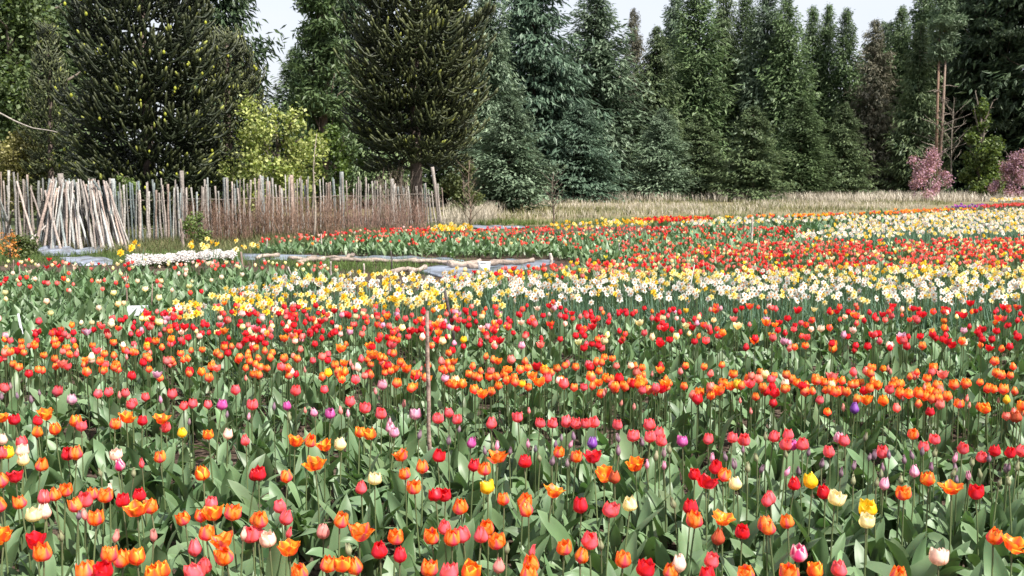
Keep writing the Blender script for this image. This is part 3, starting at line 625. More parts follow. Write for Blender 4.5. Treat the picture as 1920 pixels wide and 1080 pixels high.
obj('soil_clods', cl.mesh('soil_clods', False), M_BARK, label='brown soil crumbs between the tulip leaves', cat='soil clods', kind='stuff')
# ------------------------------------------------------------ trees
def conifer_mesh(seed, H=10., W=2.6, nb=420, sprigs=13, droop=.25, up=.0, c0=(.035, .075, .045), c1=(.075, .13, .075), rag=.25, base=.02, ss=.34, prof=.85, name='crown'):
    g = np.random.default_rng(seed); a = Acc()
    nb = int(nb*2.1); sprigs = int(sprigs*1.55); ss = ss*.68; t = g.random(nb)**1.0; t = base+(1-base)*t*.985
    ang = g.random(nb)*6.283
    # clusters of longer limbs make the outline uneven
    lump = 1+rag*np.sin(ang*3+t*17+seed)+rag*.8*np.sin(t*41+ang*2)
    Lb = W*((1-t)**prof+.03)*np.clip(lump, .45, 1.6)*g.uniform(.72, 1.08, nb)
    k = sprigs; s = np.linspace(.15, 1, k)[None, :]+g.normal(0, .03, (nb, k))
    r = Lb[:, None]*s
    dz = -droop*Lb[:, None]*s+up*Lb[:, None]*s**2.5
    side = g.normal(0, .13, (nb, k))*Lb[:, None]*(.3+s*.6)
    ca, sa = np.cos(ang)[:, None], np.sin(ang)[:, None]
    X = r*ca-side*sa; Y = r*sa+side*ca; Z = t[:, None]*H+dz+g.normal(0, .06, (nb, k))
    n = nb*k
    yaw = (ang[:, None]+g.normal(0, .55, (nb, k))+np.sign(side)*.5).ravel(); pit = (g.normal(.62-up*.6, .38, (nb, k))+droop*.4).ravel()
    sc_ = ss*g.uniform(.6, 1.25, n)*np.clip((Lb[:, None]/W*1.2+.3), .34, 1.1).repeat(k, 1).ravel()
    # sprig: pointed, ridged frond, 4 quads in two crossing planes
    V = np.array([(0, 0, 0), (.35, -.15, -.05), (.4, 0, .07), (.35, .15, -.05), (1, 0, -.08)])
    Q = np.array([(0, 1, 4, 2), (0, 2, 4, 3)])
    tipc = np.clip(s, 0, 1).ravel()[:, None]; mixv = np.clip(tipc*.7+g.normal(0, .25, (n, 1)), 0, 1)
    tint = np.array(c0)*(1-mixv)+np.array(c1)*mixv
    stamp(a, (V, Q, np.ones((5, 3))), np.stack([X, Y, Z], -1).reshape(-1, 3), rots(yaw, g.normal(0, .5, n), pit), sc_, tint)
    # limbs
    return a.mesh(name, False)
def trunk_mesh(H, r0, r1, c=(.10, .075, .06), wob=.0, seed=0, name='trunk'):
    g = np.random.default_rng(seed); t = np.linspace(0, 1, 9)
    P = np.stack([wob*np.sin(t*5+seed), wob*np.cos(t*4+seed*2)-wob, t*H], -1); V, Q = tube(P, r0+(r1-r0)*t, 8)
    return mk(name, V, Q, np.tile(c, (len(V), 1)))
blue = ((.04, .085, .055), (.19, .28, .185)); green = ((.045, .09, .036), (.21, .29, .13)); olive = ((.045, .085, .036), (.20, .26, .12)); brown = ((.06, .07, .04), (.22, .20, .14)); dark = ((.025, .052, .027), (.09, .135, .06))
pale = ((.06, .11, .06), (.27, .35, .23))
CM = {}
def cmesh(kind, seed):
    k = (kind, seed)
    if k not in CM:
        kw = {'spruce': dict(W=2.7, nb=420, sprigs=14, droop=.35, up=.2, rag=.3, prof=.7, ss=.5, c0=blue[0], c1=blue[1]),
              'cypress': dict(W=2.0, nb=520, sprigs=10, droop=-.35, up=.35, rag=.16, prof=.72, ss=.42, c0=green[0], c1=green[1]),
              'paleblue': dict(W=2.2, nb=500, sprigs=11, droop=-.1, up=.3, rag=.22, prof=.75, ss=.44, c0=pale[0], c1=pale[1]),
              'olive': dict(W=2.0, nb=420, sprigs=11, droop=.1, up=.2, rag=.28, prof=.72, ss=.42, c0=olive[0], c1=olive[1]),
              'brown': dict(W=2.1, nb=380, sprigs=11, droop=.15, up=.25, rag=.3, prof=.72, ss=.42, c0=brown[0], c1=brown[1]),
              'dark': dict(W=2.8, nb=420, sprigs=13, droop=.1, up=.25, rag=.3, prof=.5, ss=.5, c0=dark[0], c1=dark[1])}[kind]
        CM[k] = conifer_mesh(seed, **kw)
        CM[k].materials.append(M_NEEDLE)
    return CM[k]
trunk_std = trunk_mesh(9.6, .16, .02); trunk_std.materials.append(M_BARK)
def conifer(px, top, d, wpx, kind, seed, label, group='conifers along the back of the meadow', sq=1.0):
    """px centre, top = picture row of the tip, d metres away, wpx = full width at the base in picture pixels"""
    H = atd(px, top, d).z; x = atd(px, 340, d).x; wm = wpx*d/F
    base = {'spruce': 2.7, 'cypress': 2.0, 'paleblue': 2.2, 'olive': 2.0, 'brown': 2.1, 'dark': 2.8}[kind]
    r = empty('conifer', (x, d, -.05), label, 'tree', group)
    r.rotation_euler.z = seed*1.9
    sx = wm/2/base*(.96 if 1150 < px < 1750 else 1.05)
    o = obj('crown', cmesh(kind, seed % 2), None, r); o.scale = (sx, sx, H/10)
    o = obj('trunk', trunk_std, None, r); o.scale = (max(sx, .7), max(sx, .7), H/10)
    return r
TR = [
 (915, -74, 58, 156, 'paleblue', 1, 'pale blue green conifer showing right of the big monkey puzzle tree'),
 (1000, -104, 74, 276, 'spruce', 2, 'broad dark blue spruce left of the light trunked conifer'),
 (955, 175, 50, 180, 'paleblue', 3, 'short young conifer before the broad blue spruce'),
 (1115, -34, 80, 240, 'paleblue', 4, 'tall spruce with visible pale trunk, left of the first skyline gap'),
 (1185, 10, 92, 108, 'brown', 5, 'thin brown topped conifer standing alone in the skyline gap'),
 (1228, 45, 82, 156, 'olive', 6, 'olive green conifer below the thin brown topped one'),
 (1262, -29, 92, 144, 'paleblue', 7, 'blue green conifer right of the skyline gap with brown topped tree'),
 (1305, -54, 86, 180, 'cypress', 8, 'dense conifer right of the blue green one, reaching the top edge'),
 (1350, -39, 88, 144, 'olive', 9, 'narrow conifer in the middle of the tree row, olive toned'),
 (1392, -24, 90, 132, 'cypress', 10, 'narrow dark topped conifer left of the three slim spires'),
 (1432, -29, 86, 180, 'paleblue', 11, 'wide based bluish conifer two left of the sky gap with spires'),
 (1468, -9, 84, 156, 'cypress', 12, 'conifer bordering the sky gap on its left side'),
 (1516, 8, 95, 108, 'cypress', 13, 'leftmost of the three slim conifer spires in the sky gap'),
 (1545, 5, 95, 108, 'cypress', 14, 'middle one of the three slim conifer spires'),
 (1578, 12, 93, 120, 'cypress', 15, 'rightmost of the three slim conifer spires'),
 (1632, 31, 86, 144, 'brown', 16, 'greyish brown tinged conifer right of the three spires'),
 (1680, 8, 88, 120, 'cypress', 17, 'slim green conifer right of the greyish brown one'),
 (1716, 36, 82, 132, 'olive', 18, 'short green conifer left of the bare trunked pine'),
 (1722, -44, 98, 156, 'cypress', 19, 'dark conifer behind the bare trunked pine'),
 (1655, 36, 99, 144, 'dark', 20, 'rounded dark conifer peeking behind the greyish brown one'),
 (1410, 195, 70, 156, 'olive', 21, 'low bushy young conifer before the middle of the row'),
 (1240, 200, 72, 144, 'paleblue', 22, 'low bushy young conifer under the olive green one'),
 (1085, 190, 70, 180, 'spruce', 23, 'low spreading spruce at the foot of the pale trunked one'),
 (1310, 210, 73, 144, 'olive', 24, 'low young conifer at the centre foot of the row'),
 (1500, 180, 76, 144, 'cypress', 25, 'low young conifer beneath the left spire'),
 (1580, 190, 78, 132, 'olive', 26, 'low young conifer beneath the right spire'),
 (415, -174, 62, 215, 'dark', 27, 'big dark domed conifer between the left monkey puzzle and the sky gap'),
 (645, -134, 60, 190, 'dark', 28, 'big dark conifer right of the left sky gap'),
 (560, 86, 70, 180, 'cypress', 29, 'green conifer low in the left sky gap'),
 (20, -174, 60, 396, 'olive', 30, 'large olive green conifer at the left edge'),
 (130, -144, 66, 288, 'dark', 31, 'dark conifer behind the left monkey puzzle tree'),
 (700, 46, 56, 192, 'olive', 32, 'olive conifer peeking left of the big monkey puzzle tree'),
 (840, -54, 64, 240, 'cypress', 33, 'green conifer behind the big monkey puzzle tree'),
 (1810, -74, 90, 240, 'dark', 34, 'dark conifer behind the small magnolia like tree'),
 (1900, -164, 84, 312, 'dark', 35, 'dark conifer at the right edge behind the pine'),
 (2010, -114, 80, 288, 'dark', 36, 'dark conifer beyond the right edge'),
 (-120, -114, 58, 312, 'dark', 37, 'dark conifer beyond the left edge'),
]
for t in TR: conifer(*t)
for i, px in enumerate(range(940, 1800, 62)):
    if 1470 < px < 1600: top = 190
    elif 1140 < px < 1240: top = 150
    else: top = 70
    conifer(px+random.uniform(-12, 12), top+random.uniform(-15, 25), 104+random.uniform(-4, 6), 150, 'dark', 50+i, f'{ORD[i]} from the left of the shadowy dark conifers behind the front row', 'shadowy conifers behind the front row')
# leafy clouds for broad-leaved crowns
def cloud(acc, centers, radii, n, size, c0, c1, seed=0, shell=.55, quadw=.42):
    g = np.random.default_rng(seed); centers = np.asarray(centers, float); radii = np.asarray(radii, float)
    if radii.ndim == 1: radii = np.repeat(radii[:, None], 3, 1)
    vol = radii.prod(1)**.45; idx = g.choice(len(centers), n, p=vol/vol.sum())
    u = g.normal(size=(n, 3)); u /= np.linalg.norm(u, axis=1, keepdims=True); rr = shell+(1-shell)*g.random((n, 1))**.7
    rr = rr*(1+.18*np.sin(u[:, :1]*7+u[:, 1:2]*9+u[:, 2:]*8))
    P = centers[idx]+u*rr*radii[idx]
    V = np.array([(0, 0, 0), (.5, -quadw, .05), (1, 0, -.04), (.5, quadw, .05)]); Q = np.array([(0, 1, 2, 3)])
    t = g.random((n, 1)); tint = (np.array(c0)*(1-t)+np.array(c1)*t)
    stamp(acc, (V, Q, np.ones((4, 3))), P, rots(g.random(n)*6.28, g.normal(0, .8, n), g.normal(.2, .7, n)), size*g.uniform(.6, 1.3, n), tint)
def limbs(acc, H, n, spread, r, c, seed=0, h0=.35, ends=None, depth=1):
    g = np.random.default_rng(seed)
    for i in range(n):
        z0 = H*(h0+(1-h0)*.8*i/max(1, n)); a = i*2.4+g.uniform(-.4, .4); L = spread*g.uniform(.6, 1)*(1-.35*i/n)
        t = np.linspace(0, 1, 5); P = np.stack([L*t*math.cos(a), L*t*math.sin(a), z0+H*.22*t**1.4], -1)+g.normal(0, .03*L, (5, 3))*t[:, None]
        V, Q = tube(P, r*(1-.8*t)*.5, 5); acc.add(V, Q, c)
        if depth:
            for j in range(4):
                q = P[2+j % 3]; b = a+g.uniform(-1.2, 1.2); L2 = L*.4; Pz = np.stack([q[0]+L2*t*math.cos(b), q[1]+L2*t*math.sin(b), q[2]+L2*.6*t], -1)+g.normal(0, .03*L, (5, 3))*t[:, None]
                V, Q = tube(Pz, r*(1-.8*t)*.22, 4); acc.add(V, Q, c)
def leafy_tree(name, px, base, d, top, wpx, label, c0, c1, n, size, nclump=14, cat='tree', trunk=True, shell=.5, seed=0, flat=1.0, low=.12, conical=0, group=None, mat=None, tcol=(.12, .1, .08), ragged=0):
    ztop = atd(px, top, d).z; W = wpx*d/F/2; x = atd(px, 340, d).x; g = np.random.default_rng(seed)
    r = empty(name, (x, d, 0), label, cat, group); cen = []; rad = []
    for i in range(nclump):
        t = (i+.5)/nclump; z = ztop*(low+(1-low)*t*.92)
        env = W*(1-t)**.7*1.05+.24*W if conical else W*math.sqrt(max(.08, 1-(2*t-.85)**2*.8))
        a = g.uniform(0, 6.28); q = env*g.uniform(.1, .62); k = env*g.uniform(.35, .6)
        if ragged: q = env*g.uniform(.2, 1.05); k = W*g.uniform(.16, .34); z += g.normal(0, .06)*ztop
        cen.append((q*math.cos(a), q*math.sin(a), z)); rad.append((k, k, k*(1.2 if ragged else .8)*flat))
    a = Acc(); cloud(a, cen, rad, n, size, c0, c1, seed, shell); obj('crown', a.mesh('crown', False), mat or M_FOL, r)
    b = Acc(); V, Q = tube([(0, 0, -.02), (.03*W, 0, ztop*.4), (-.02*W, .02, ztop*.8)], [.035*ztop, .025*ztop, .008*ztop], 7); b.add(V, Q, tcol); limbs(b, ztop, 7, W*.7, .03*ztop, tcol, seed, .25)
    obj('trunk', b.mesh('trunk'), M_BARK, r)
    return r
leafy_tree('shrub', 522, 330, 34, 203, 195, 'yellow green leafy shrub in sun behind the stake fence', (.11, .16, .03), (.42, .44, .16), 6500, .115, 34, 'shrub', seed=3, low=.2, shell=.25, ragged=1)
leafy_tree('shrub', 630, 330, 37, 245, 110, 'darker green shrub right of the yellow green one behind the fence', (.05, .09, .02), (.14, .2, .05), 3000, .12, 22, 'shrub', seed=4, low=.2, shell=.2, ragged=1)
leafy_tree('tree', 30, 330, 52, -130, 300, 'tall green feathery tree filling the upper left corner', (.05, .085, .03), (.18, .23, .10), 16000, .22, 26, seed=15, low=.25, shell=.3)
leafy_tree('tree', 45, 330, 44, 235, 170, 'olive brown feathery tree at the left edge above the fence', (.14, .13, .04), (.32, .29, .12), 9000, .12, 12, seed=5, low=.1, shell=.3)
leafy_tree('shrub', 225, 350, 31, 322, 70, 'low green shrub topping the fence under the left monkey puzzle tree', (.06, .10, .02), (.16, .22, .06), 1500, .09, 6, 'shrub', seed=6, low=.3)
leafy_tree('shrub', 868, 420, 40, 292, 80, 'olive green upright shrub right of the fence end', (.06, .085, .03), (.16, .18, .08), 3500, .10, 10, 'shrub', seed=7, low=.15, shell=.3)
leafy_tree('shrub', 750, 420, 37, 300, 60, 'grey twiggy shrub behind the fence below the big monkey puzzle tree', (.10, .09, .06), (.22, .19, .13), 1500, .08, 8, 'shrub', seed=8, low=.1, shell=.3)
leafy_tree('tree', 1835, 355, 74, 168, 88, 'small conical tree of glossy yellow green leaves between two pink blossom trees', (.03, .06, .015), (.17, .22, .06), 7500, .2, 16, seed=9, low=.03, conical=1, shell=.45)
leafy_tree('blossom_tree', 1742, 355, 72, 278, 92, 'pink blossoming tree left of the small conical tree', (.26, .12, .18), (.58, .36, .45), 4600, .12, 26, 'tree', seed=10, low=.12, shell=.1, ragged=1)
leafy_tree('blossom_tree', 1897, 360, 70, 283, 78, 'pink blossoming tree at the right edge', (.22, .11, .16), (.48, .29, .37), 4000, .12, 26, 'tree', seed=11, low=.12, shell=.1, ragged=1)
leafy_tree('shrub', 12, 470, 21, 432, 70, 'low shrub with orange blossoms at the left edge', (.30, .12, .03), (.60, .24, .04), 150, .06, 8, 'shrub', seed=12, low=.1, shell=.3)
leafy_tree('shrub', 30, 475, 22, 440, 90, 'dark leafy bush under the orange blossoms at the left edge', (.05, .08, .02), (.12, .15, .05), 1600, .06, 8, 'shrub', seed=13, low=.1, shell=.3)
# pines with tufted limbs on the right
def pine(px, d, top, wpx, label, seed, c0, c1, n=130, low=.05, nm='pine_tree'):
    H = atd(px, top, d).z; W = wpx*d/F/2; x = atd(px, 340, d).x; g = np.random.default_rng(seed); a = Acc(); cen = []; rad = []
    for i in range(n):
        t = g.random(); env = W*math.sqrt(max(.05, 1-max(0, (t-.25)/.8)**2)); an = g.uniform(0, 6.28); q = env*g.uniform(.35, 1)
        cen.append((q*math.cos(an), q*math.sin(an), H*(low+(1-low)*t)+g.normal(0, .1)+.15*q)); k = g.uniform(.4, .85); rad.append((k, k, k*.42))
    cloud(a, cen, rad, n*130, .34, c0, c1, seed, .3, .16)
    r = empty(nm, (x, d, 0), label, 'tree', 'pines at the right'); obj('crown', a.mesh('crown', False), M_NEEDLE, r)
    b = Acc(); V, Q = tube([(0, 0, 0), (.1, 0, H*.5), (0, 0, H*.97)], [.25, .16, .03], 8); b.add(V, Q, (.12, .09, .07)); limbs(b, H, 22, W*.85, .12, (.12, .09, .07), seed, .1)
    obj('trunk', b.mesh('trunk'), M_BARK, r)
pine(1872, 84, -140, 210, 'large dark pine with bright tufted limbs right of the bare trunked pine', 21, (.03, .06, .03), (.13, .18, .09), 190)
pine(1975, 80, -190, 230, 'dark tufted pine at the right edge', 22, (.025, .05, .025), (.10, .14, .07), 170)
pine(606, 50, -60, 105, 'green tufted pine at the right border of the left sky gap', 23, (.03, .06, .02), (.11, .16, .06), 120)
# bare trunked pine
def bare_pine():
    d = 80; r = empty('pine_tree', tuple(atd(1757, 340, d).xy)+(0,), 'tall pine with two bare orange brown trunks and a pale green top', 'tree')
    s = d/F; H = atd(1757, 60, d).z; top = atd(1757, -45, d).z
    for k, dx in enumerate((-6, 7)):
        V, Q = tube([(dx*s*.3, 0, 0), (dx*s*.8, 0, H*.5), (dx*s, 0, H*1.02)], [.15, .105, .06], 8); obj('trunk', mk('trunk', V, Q, np.tile((.22, .145, .105) if k == 0 else (.20, .15, .12), (len(V), 1))), M_BARK, r)
    a = Acc(); cen = []; rad = []; g = np.random.default_rng(5)
    for i in range(40):
        t = g.random(); an = g.uniform(0, 6.28); q = 1.3*g.random()*(1-.5*abs(2*t-.7)); cen.append((q*math.cos(an), q*math.sin(an), H*.86+(top-H*.86)*t)); k = g.uniform(.35, .7); rad.append((k, k, k*.7))
    cloud(a, cen, rad, 9000, .36, (.07, .12, .06), (.22, .29, .17), 6, .3, .13); obj('crown', a.mesh('crown', False), M_NEEDLE, r)
    b = Acc()
    for i in range(46):
        z = H*g.uniform(.25, .95); an = g.uniform(0, 6.28); L = g.uniform(.6, 1.7)*(1.35 if z < H*.45 else .8); t = np.linspace(0, 1, 5)
        P = np.stack([L*t*math.cos(an), L*t*math.sin(an), z+L*(.5 if z < H*.5 else .12)*t+.1*np.sin(t*5)], -1); V, Q = tube(P, .035*(1-.8*t), 4); b.add(V, Q, (.24, .20, .17))
    obj('dead_branches', b.mesh('dead_branches'), M_BARK, r)
bare_pine()
# dead leaning tree beside it
def bare_tree(name, px, d, top, spread_px, label, seed, col, n=14, cat='tree', r0=.05, lean=0, h0=.25):
    H = atd(px, top, d).z; x = atd(px, 340, d).x; r = empty(name, (x, d, 0), label, cat); b = Acc(); g = np.random.default_rng(seed); t = np.linspace(0, 1, 7)
    P = np.stack([lean*t+.04*np.sin(t*7), .03*np.sin(t*5), H*t], -1); V, Q = tube(P, r0*(1-.82*t), 6); b.add(V, Q, col); obj('trunk', b.mesh('trunk'), M_BARK, r)
    b = Acc()
    W = spread_px*d/F/2
    for i in range(n):
        tt = h0+(1-h0)*i/n*.9; q = P[0]*(1-tt)+P[-1]*tt; an = i*2.4+g.uniform(-.5, .5); L = W*g.uniform(.5, 1.1)*(1.1-.5*tt)
        u = np.linspace(0, 1, 5); Pb = np.stack([q[0]+L*u*math.cos(an), q[1]+L*u*math.sin(an), q[2]+L*u*1.1+.05*L*np.sin(u*6)], -1); V, Q = tube(Pb, r0*.35*(1-.85*u), 4); b.add(V, Q, col)
        for j in range(3):
            k = 1+j; an2 = an+g.uniform(-1, 1); L2 = L*.45; P3 = np.stack([Pb[k, 0]+L2*u*math.cos(an2), Pb[k, 1]+L2*u*math.sin(an2), Pb[k, 2]+L2*u*1.1], -1); V, Q = tube(P3, r0*.18*(1-.85*u), 3); b.add(V, Q, col)
    obj('twigs', b.mesh('twigs'), M_BARK, r)
    return r
bare_tree('dead_tree', 1782, 76, 185, 90, 'leafless grey tree right of the bare pine trunks', 31, (.20, .17, .14), 16, r0=.06, h0=.35)
bare_tree('sapling', 585, 27, 250, 14, 'thin pale leafless sapling rising in front of the stake fence', 32, (.36, .30, .25), 5, r0=.035, lean=.12, h0=.55)
bare_tree('sapling', 1037, 35, 322, 55, 'small bare sapling standing in the meadow edge', 33, (.13, .10, .08), 22, r0=.035, h0=.2)
bare_tree('shrub', 880, 36, 300, 60, 'bare brown stemmed shrub right of the fence end', 34, (.20, .15, .11), 20, 'shrub', r0=.04, h0=.05)
bare_tree('shrub', 905, 60, 300, 50, 'thin leafless bush before the pale blue conifer', 35, (.20, .17, .13), 16, 'shrub', r0=.05, h0=.1)
# ------------------------------------------------------------ monkey puzzle trees
def rope(a, P, r, col, tip):
    n = len(P); V, Q = tube(P, r, 5); i = np.arange(len(V))//5; V0 = V.copy()
    ctr = np.repeat(np.vstack([P[:1], P, P[-1:]]), 5, 0); k = np.where(i % 2 == 0, 1.18, .72)[:, None]
    V = ctr+(V-ctr)*k
    C = np.tile(col, (len(V), 1))*(1+.25*(i % 2 == 0)[:, None]); C[i >= n-1] = tip; a.add(V, Q, C)
def resample(P, n):
    P = np.asarray(P); t = np.linspace(0, len(P)-1, n); i = np.clip(t.astype(int), 0, len(P)-2); f = (t-i)[:, None]
    return P[i]*(1-f)+P[i+1]*f
def bough_mesh(seed, col=(.015, .021, .009), tip=(.035, .042, .014), R0=.041, nr=13):
    g = np.random.default_rng(seed); a = Acc(); t = np.linspace(0, 1, 10)
    main = np.stack([2.4*t, .12*np.sin(t*3+seed), -.55*np.sin(t*2.2)+.75*t**2.6], -1)
    rope(a, resample(main, 22), np.linspace(R0*.8, R0, 22), np.array(col)*.8, tip)
    for j in range(nr):
        s = .30+.68*j/nr; q = main[0]*0+np.array([np.interp(s, t, main[:, k]) for k in range(3)])
        sgn = 1 if j % 2 else -1; L = g.uniform(.6, 1.15)*(1.1-.35*s); u = np.linspace(0, 1, 7); yaw = sgn*g.uniform(.35, 1.1)
        P = np.stack([q[0]+L*u*math.cos(yaw), q[1]+L*u*math.sin(yaw), q[2]-.22*L*np.sin(u*2.8)+g.uniform(.35, .75)*L*u**2.2], -1)
        tp = tip if g.random() < .9 else (.22, .24, .05)
        rope(a, resample(P, 13), np.linspace(R0*.75, R0*.95, 13)*np.where(np.arange(13) > 11, .6, 1), np.array(col)*g.uniform(.8, 1.3), tp)
    return a.mesh('branch')
B_DARK = [bough_mesh(i) for i in range(7)]
B_OLV = [bough_mesh(20+i, (.030, .037, .015), (.07, .08, .026)) for i in range(5)]
for m_ in B_DARK+B_OLV: m_.materials.append(M_PUZZLE)
cone_m = None
def cone_mesh():
    a = Acc()
    for i in range(5):
        V, Q = tube([(0, 0, -.09+.0), (0, 0, -.06), (0, 0, .02), (0, 0, .09)], [.02, .055, .07, .025], 7)
    a.add(V, Q, (.36, .38, .04)); return a.mesh('cone')
cone_m = cone_mesh(); cone_m.materials.append(M_FOL)
def puzzle(px, d, H, Wm, z0, boughs, label, seed, step=.30, per=6, cones=0, prof=None, tr=.22):
    x = atd(px, 340, d).x; r = empty('monkey_puzzle_tree', (x, d, 0), label, 'tree', 'monkey puzzle trees behind the stake fence'); g = random.Random(seed)
    t_ = trunk_mesh(H*.98, tr, .05, (.13, .10, .085), .05, seed); obj('trunk', t_, M_BARK, r)
    z = z0; pts = []; cnt = 0
    while z < H:
        t = (z-z0)/(H-z0); env = Wm*prof(t); n = per if t < .8 else max(3, per-1)
        if env < .25: env = .25
        for k in range(n):
            if cnt >= 290: break
            an = k*6.283/n+z*2.1+g.uniform(-.35, .35); L = env*g.uniform(.78, 1.08)
            zz = z+g.uniform(-.12, .12)
            o = obj('branch', boughs[g.randrange(len(boughs))], None, r); s = L/2.95
            M = Matrix.Translation((0, 0, zz)) @ Matrix.Rotation(an, 4, 'Z') @ Matrix.Rotation(R(-8+26*(1-t)-34*t*t)+g.gauss(0, .09), 4, 'Y') @ Matrix.Rotation(g.gauss(0, .2), 4, 'X')
            s2 = max(.62, s); o.matrix_local = M @ Matrix.Diagonal((s, s2, s2, 1)); cnt += 1
            pts.append((an, L, zz))
        z += step
    for i in range(cones):
        an, L, zz = g.choice(pts); o = obj('cone', cone_m, None, r); an = -math.pi/2+g.uniform(-1.2, 1.2); o.location = (L*.93*math.cos(an), L*.93*math.sin(an), zz+.25*L*.4+g.uniform(0, .3)); s_ = g.uniform(.4, .75); o.scale = (s_,)*3
    return r
egg = lambda t: math.sqrt(max(.02, 1-(abs(t-.28)/.78)**2.2))
puzzle(280, 34.5, 10.2, 2.9, .55, B_DARK, 'largest dark monkey puzzle tree dotted with yellow cones at the left', 1, .235, 7, 46, egg)
puzzle(432, 37.5, 6.3, 1.75, .6, B_OLV, 'smaller olive monkey puzzle tree right of the largest one', 2, .24, 6, 16, egg)
ball = lambda t: math.sqrt(max(.03, 1-(2*t-.8)**2*.75))
puzzle(782, 38, 10.6, 2.95, 2.65, B_OLV+B_DARK[:2], 'round crowned monkey puzzle tree on a bare trunk right of centre left sky gap', 3, .20, 7, 0, ball, .24)
puzzle(100, 43, 7.4, 1.7, 1.2, B_OLV, 'slender young monkey puzzle tree near the left edge', 4, .34, 6, 0, lambda t: (1-t)**.7+.08, .14)
# dead pale branch hanging in at the left
br = empty('dead_branch', atd(-40, 205, 33), 'long pale dead branch arching in from the left edge', 'branch'); b0 = atd(-40, 205, 33)
P = np.array([np.array(atd(x, y, 33+k*.05)-b0) for k, (x, y) in enumerate([(-40, 195), (0, 212), (30, 228), (60, 240), (95, 245), (108, 248)])])
V, Q = tube(resample(P, 14), np.linspace(.03, .012, 14), 5); obj('limb', mk('limb', V, Q, np.tile((.30, .27, .24), (len(V), 1))), M_BARK, br)
# ------------------------------------------------------------ stake fence
def stake_mesh(seed, r=.028, n=7):
    g = np.random.default_rng(seed); t = np.linspace(0, 1, n); P = np.stack([g.normal(0, .009, n).cumsum()*.8, g.normal(0, .006, n).cumsum()*.6, t], -1)
    P[:, :2] -= P[0, :2]; V, Q = tube(P, r*g.uniform(.8, 1.15, n)*np.linspace(1.05, .85, n), 6)
    c = np.array((.235, .21, .19))*g.uniform(.75, 1.25)+np.array((.03, .0, -.01))*g.normal()
    c = c*np.ones((len(V), 1))*(1+g.normal(0, .12, (len(V), 1)))
    m = mk('stake', V, Q, np.clip(c, .03, .8)); m.materials.append(M_WOOD); return m
STK = [stake_mesh(i) for i in range(16)]; PST = [stake_mesh(40+i, .075) for i in range(4)]
line = [(-160, 462, 330), (0, 460, 335), (120, 458, 345), (240, 456, 350), (350, 452, 348), (480, 446, 342), (600, 438, 340), (720, 430, 345), (838, 422, 352)]
fence = empty('stake_fence', tuple(at(0, 460, 0))+(0,), 'rustic palisade fence of weathered upright stakes at the left', 'fence'); f0 = fence.location.copy()
px = -150.0; g = random.Random(9); i = 0
lx_, lb, lt_ = zip(*line)
while px < 838:
    by, ty = np.interp(px, lx_, lb), np.interp(px, lx_, lt_)
    b = at(px, by, 0); topz = atd(px, ty, b[1]).z; hgt = topz*g.uniform(.86, 1.14)
    o = obj('stake', STK[g.randrange(16)], None, fence); o.location = (b[0]-f0.x, b[1]-f0.y+g.uniform(-.06, .06), -.05); w_ = g.uniform(.6, 1.35)
    o.scale = (w_, w_, hgt+.05); lean = g.gauss(0, .03)-(.06 if px > 740 else 0); o.rotation_euler = (g.gauss(0, .02), lean, g.uniform(0, 6) if False else 0)
    px += g.uniform(2.6, 5.6) if i % 13 else g.uniform(7, 11)
    i += 1
for px, ty in ((118, 325), (344, 320), (213, 335), (492, 330), (425, 333), (642, 322), (548, 328), (826, 312), (735, 335)):
    by = np.interp(px, lx_, lb); b = at(px, by, 0); topz = atd(px, ty, b[1]).z
    o = obj('post', PST[g.randrange(4)], None, fence); o.location = (b[0]-f0.x, b[1]-f0.y+.1, -.05); w_ = g.uniform(.85, 1.15); o.scale = (w_, w_, topz+.05)
    if px == 826: o.rotation_euler.y = -.12
for zf in (.35, 1.05):
    P = []
    for px in range(-150, 840, 30):
        b = at(px, np.interp(px, lx_, lb), 0); P.append((b[0]-f0.x, b[1]-f0.y+.07, zf+.02*math.sin(px)))
    V, Q = tube(P, .012, 4); obj('rail_wire', mk('rail_wire', V, Q, np.tile((.2, .17, .15), (len(V), 1))), M_WOOD, fence)
# loose poles leaning on the fence
def lean_pole(x0, y0, x1, y1, off, i, label, group, thick=1.0, mcol=None):
    by = np.interp((x0+x1)/2, lx_, lb); yw = at((x0+x1)/2, by, 0)[1]
    foot = at(x0, y0, 0); topp = atd(x1, y1, yw-.15-off*.1)
    a = Vector((foot[0], foot[1], 0)); v = topp-a
    o = obj('wooden_pole', POLES[i % len(POLES)], None, label=label, cat='pole', group=group); o.location = a
    o.rotation_mode = 'QUATERNION'; o.rotation_quaternion = v.to_track_quat('Z', 'Y'); o.scale = (thick, thick, v.length)
    return o
def pole_mesh(seed):
    m = stake_mesh(seed, .032, 8); a = m.attributes['col']; n = len(m.vertices); c = np.zeros(n*4, np.float32); a.data.foreach_get('color', c); c = c.reshape(-1, 4); c[:, :3] = np.clip(c[:, :3]*1.12+.02, 0, .45); a.data.foreach_set('color', c.ravel()); m.name = 'pole'; return m
POLES = [pole_mesh(70+i) for i in range(8)]
g = random.Random(21)
bp_ = []
for i in range(66):
    u = i/65; bx = 72+u*172+g.uniform(-7, 7); tx = 90+u*112+g.uniform(-10, 10)
    if i % 7 == 0: tx = bx-g.uniform(20, 45)
    bp_.append((bx, tx, 466+g.uniform(-6, 6), 345+g.uniform(-10, 14), g.random()*3, g.uniform(.55, 1.15)))
bp_.sort()
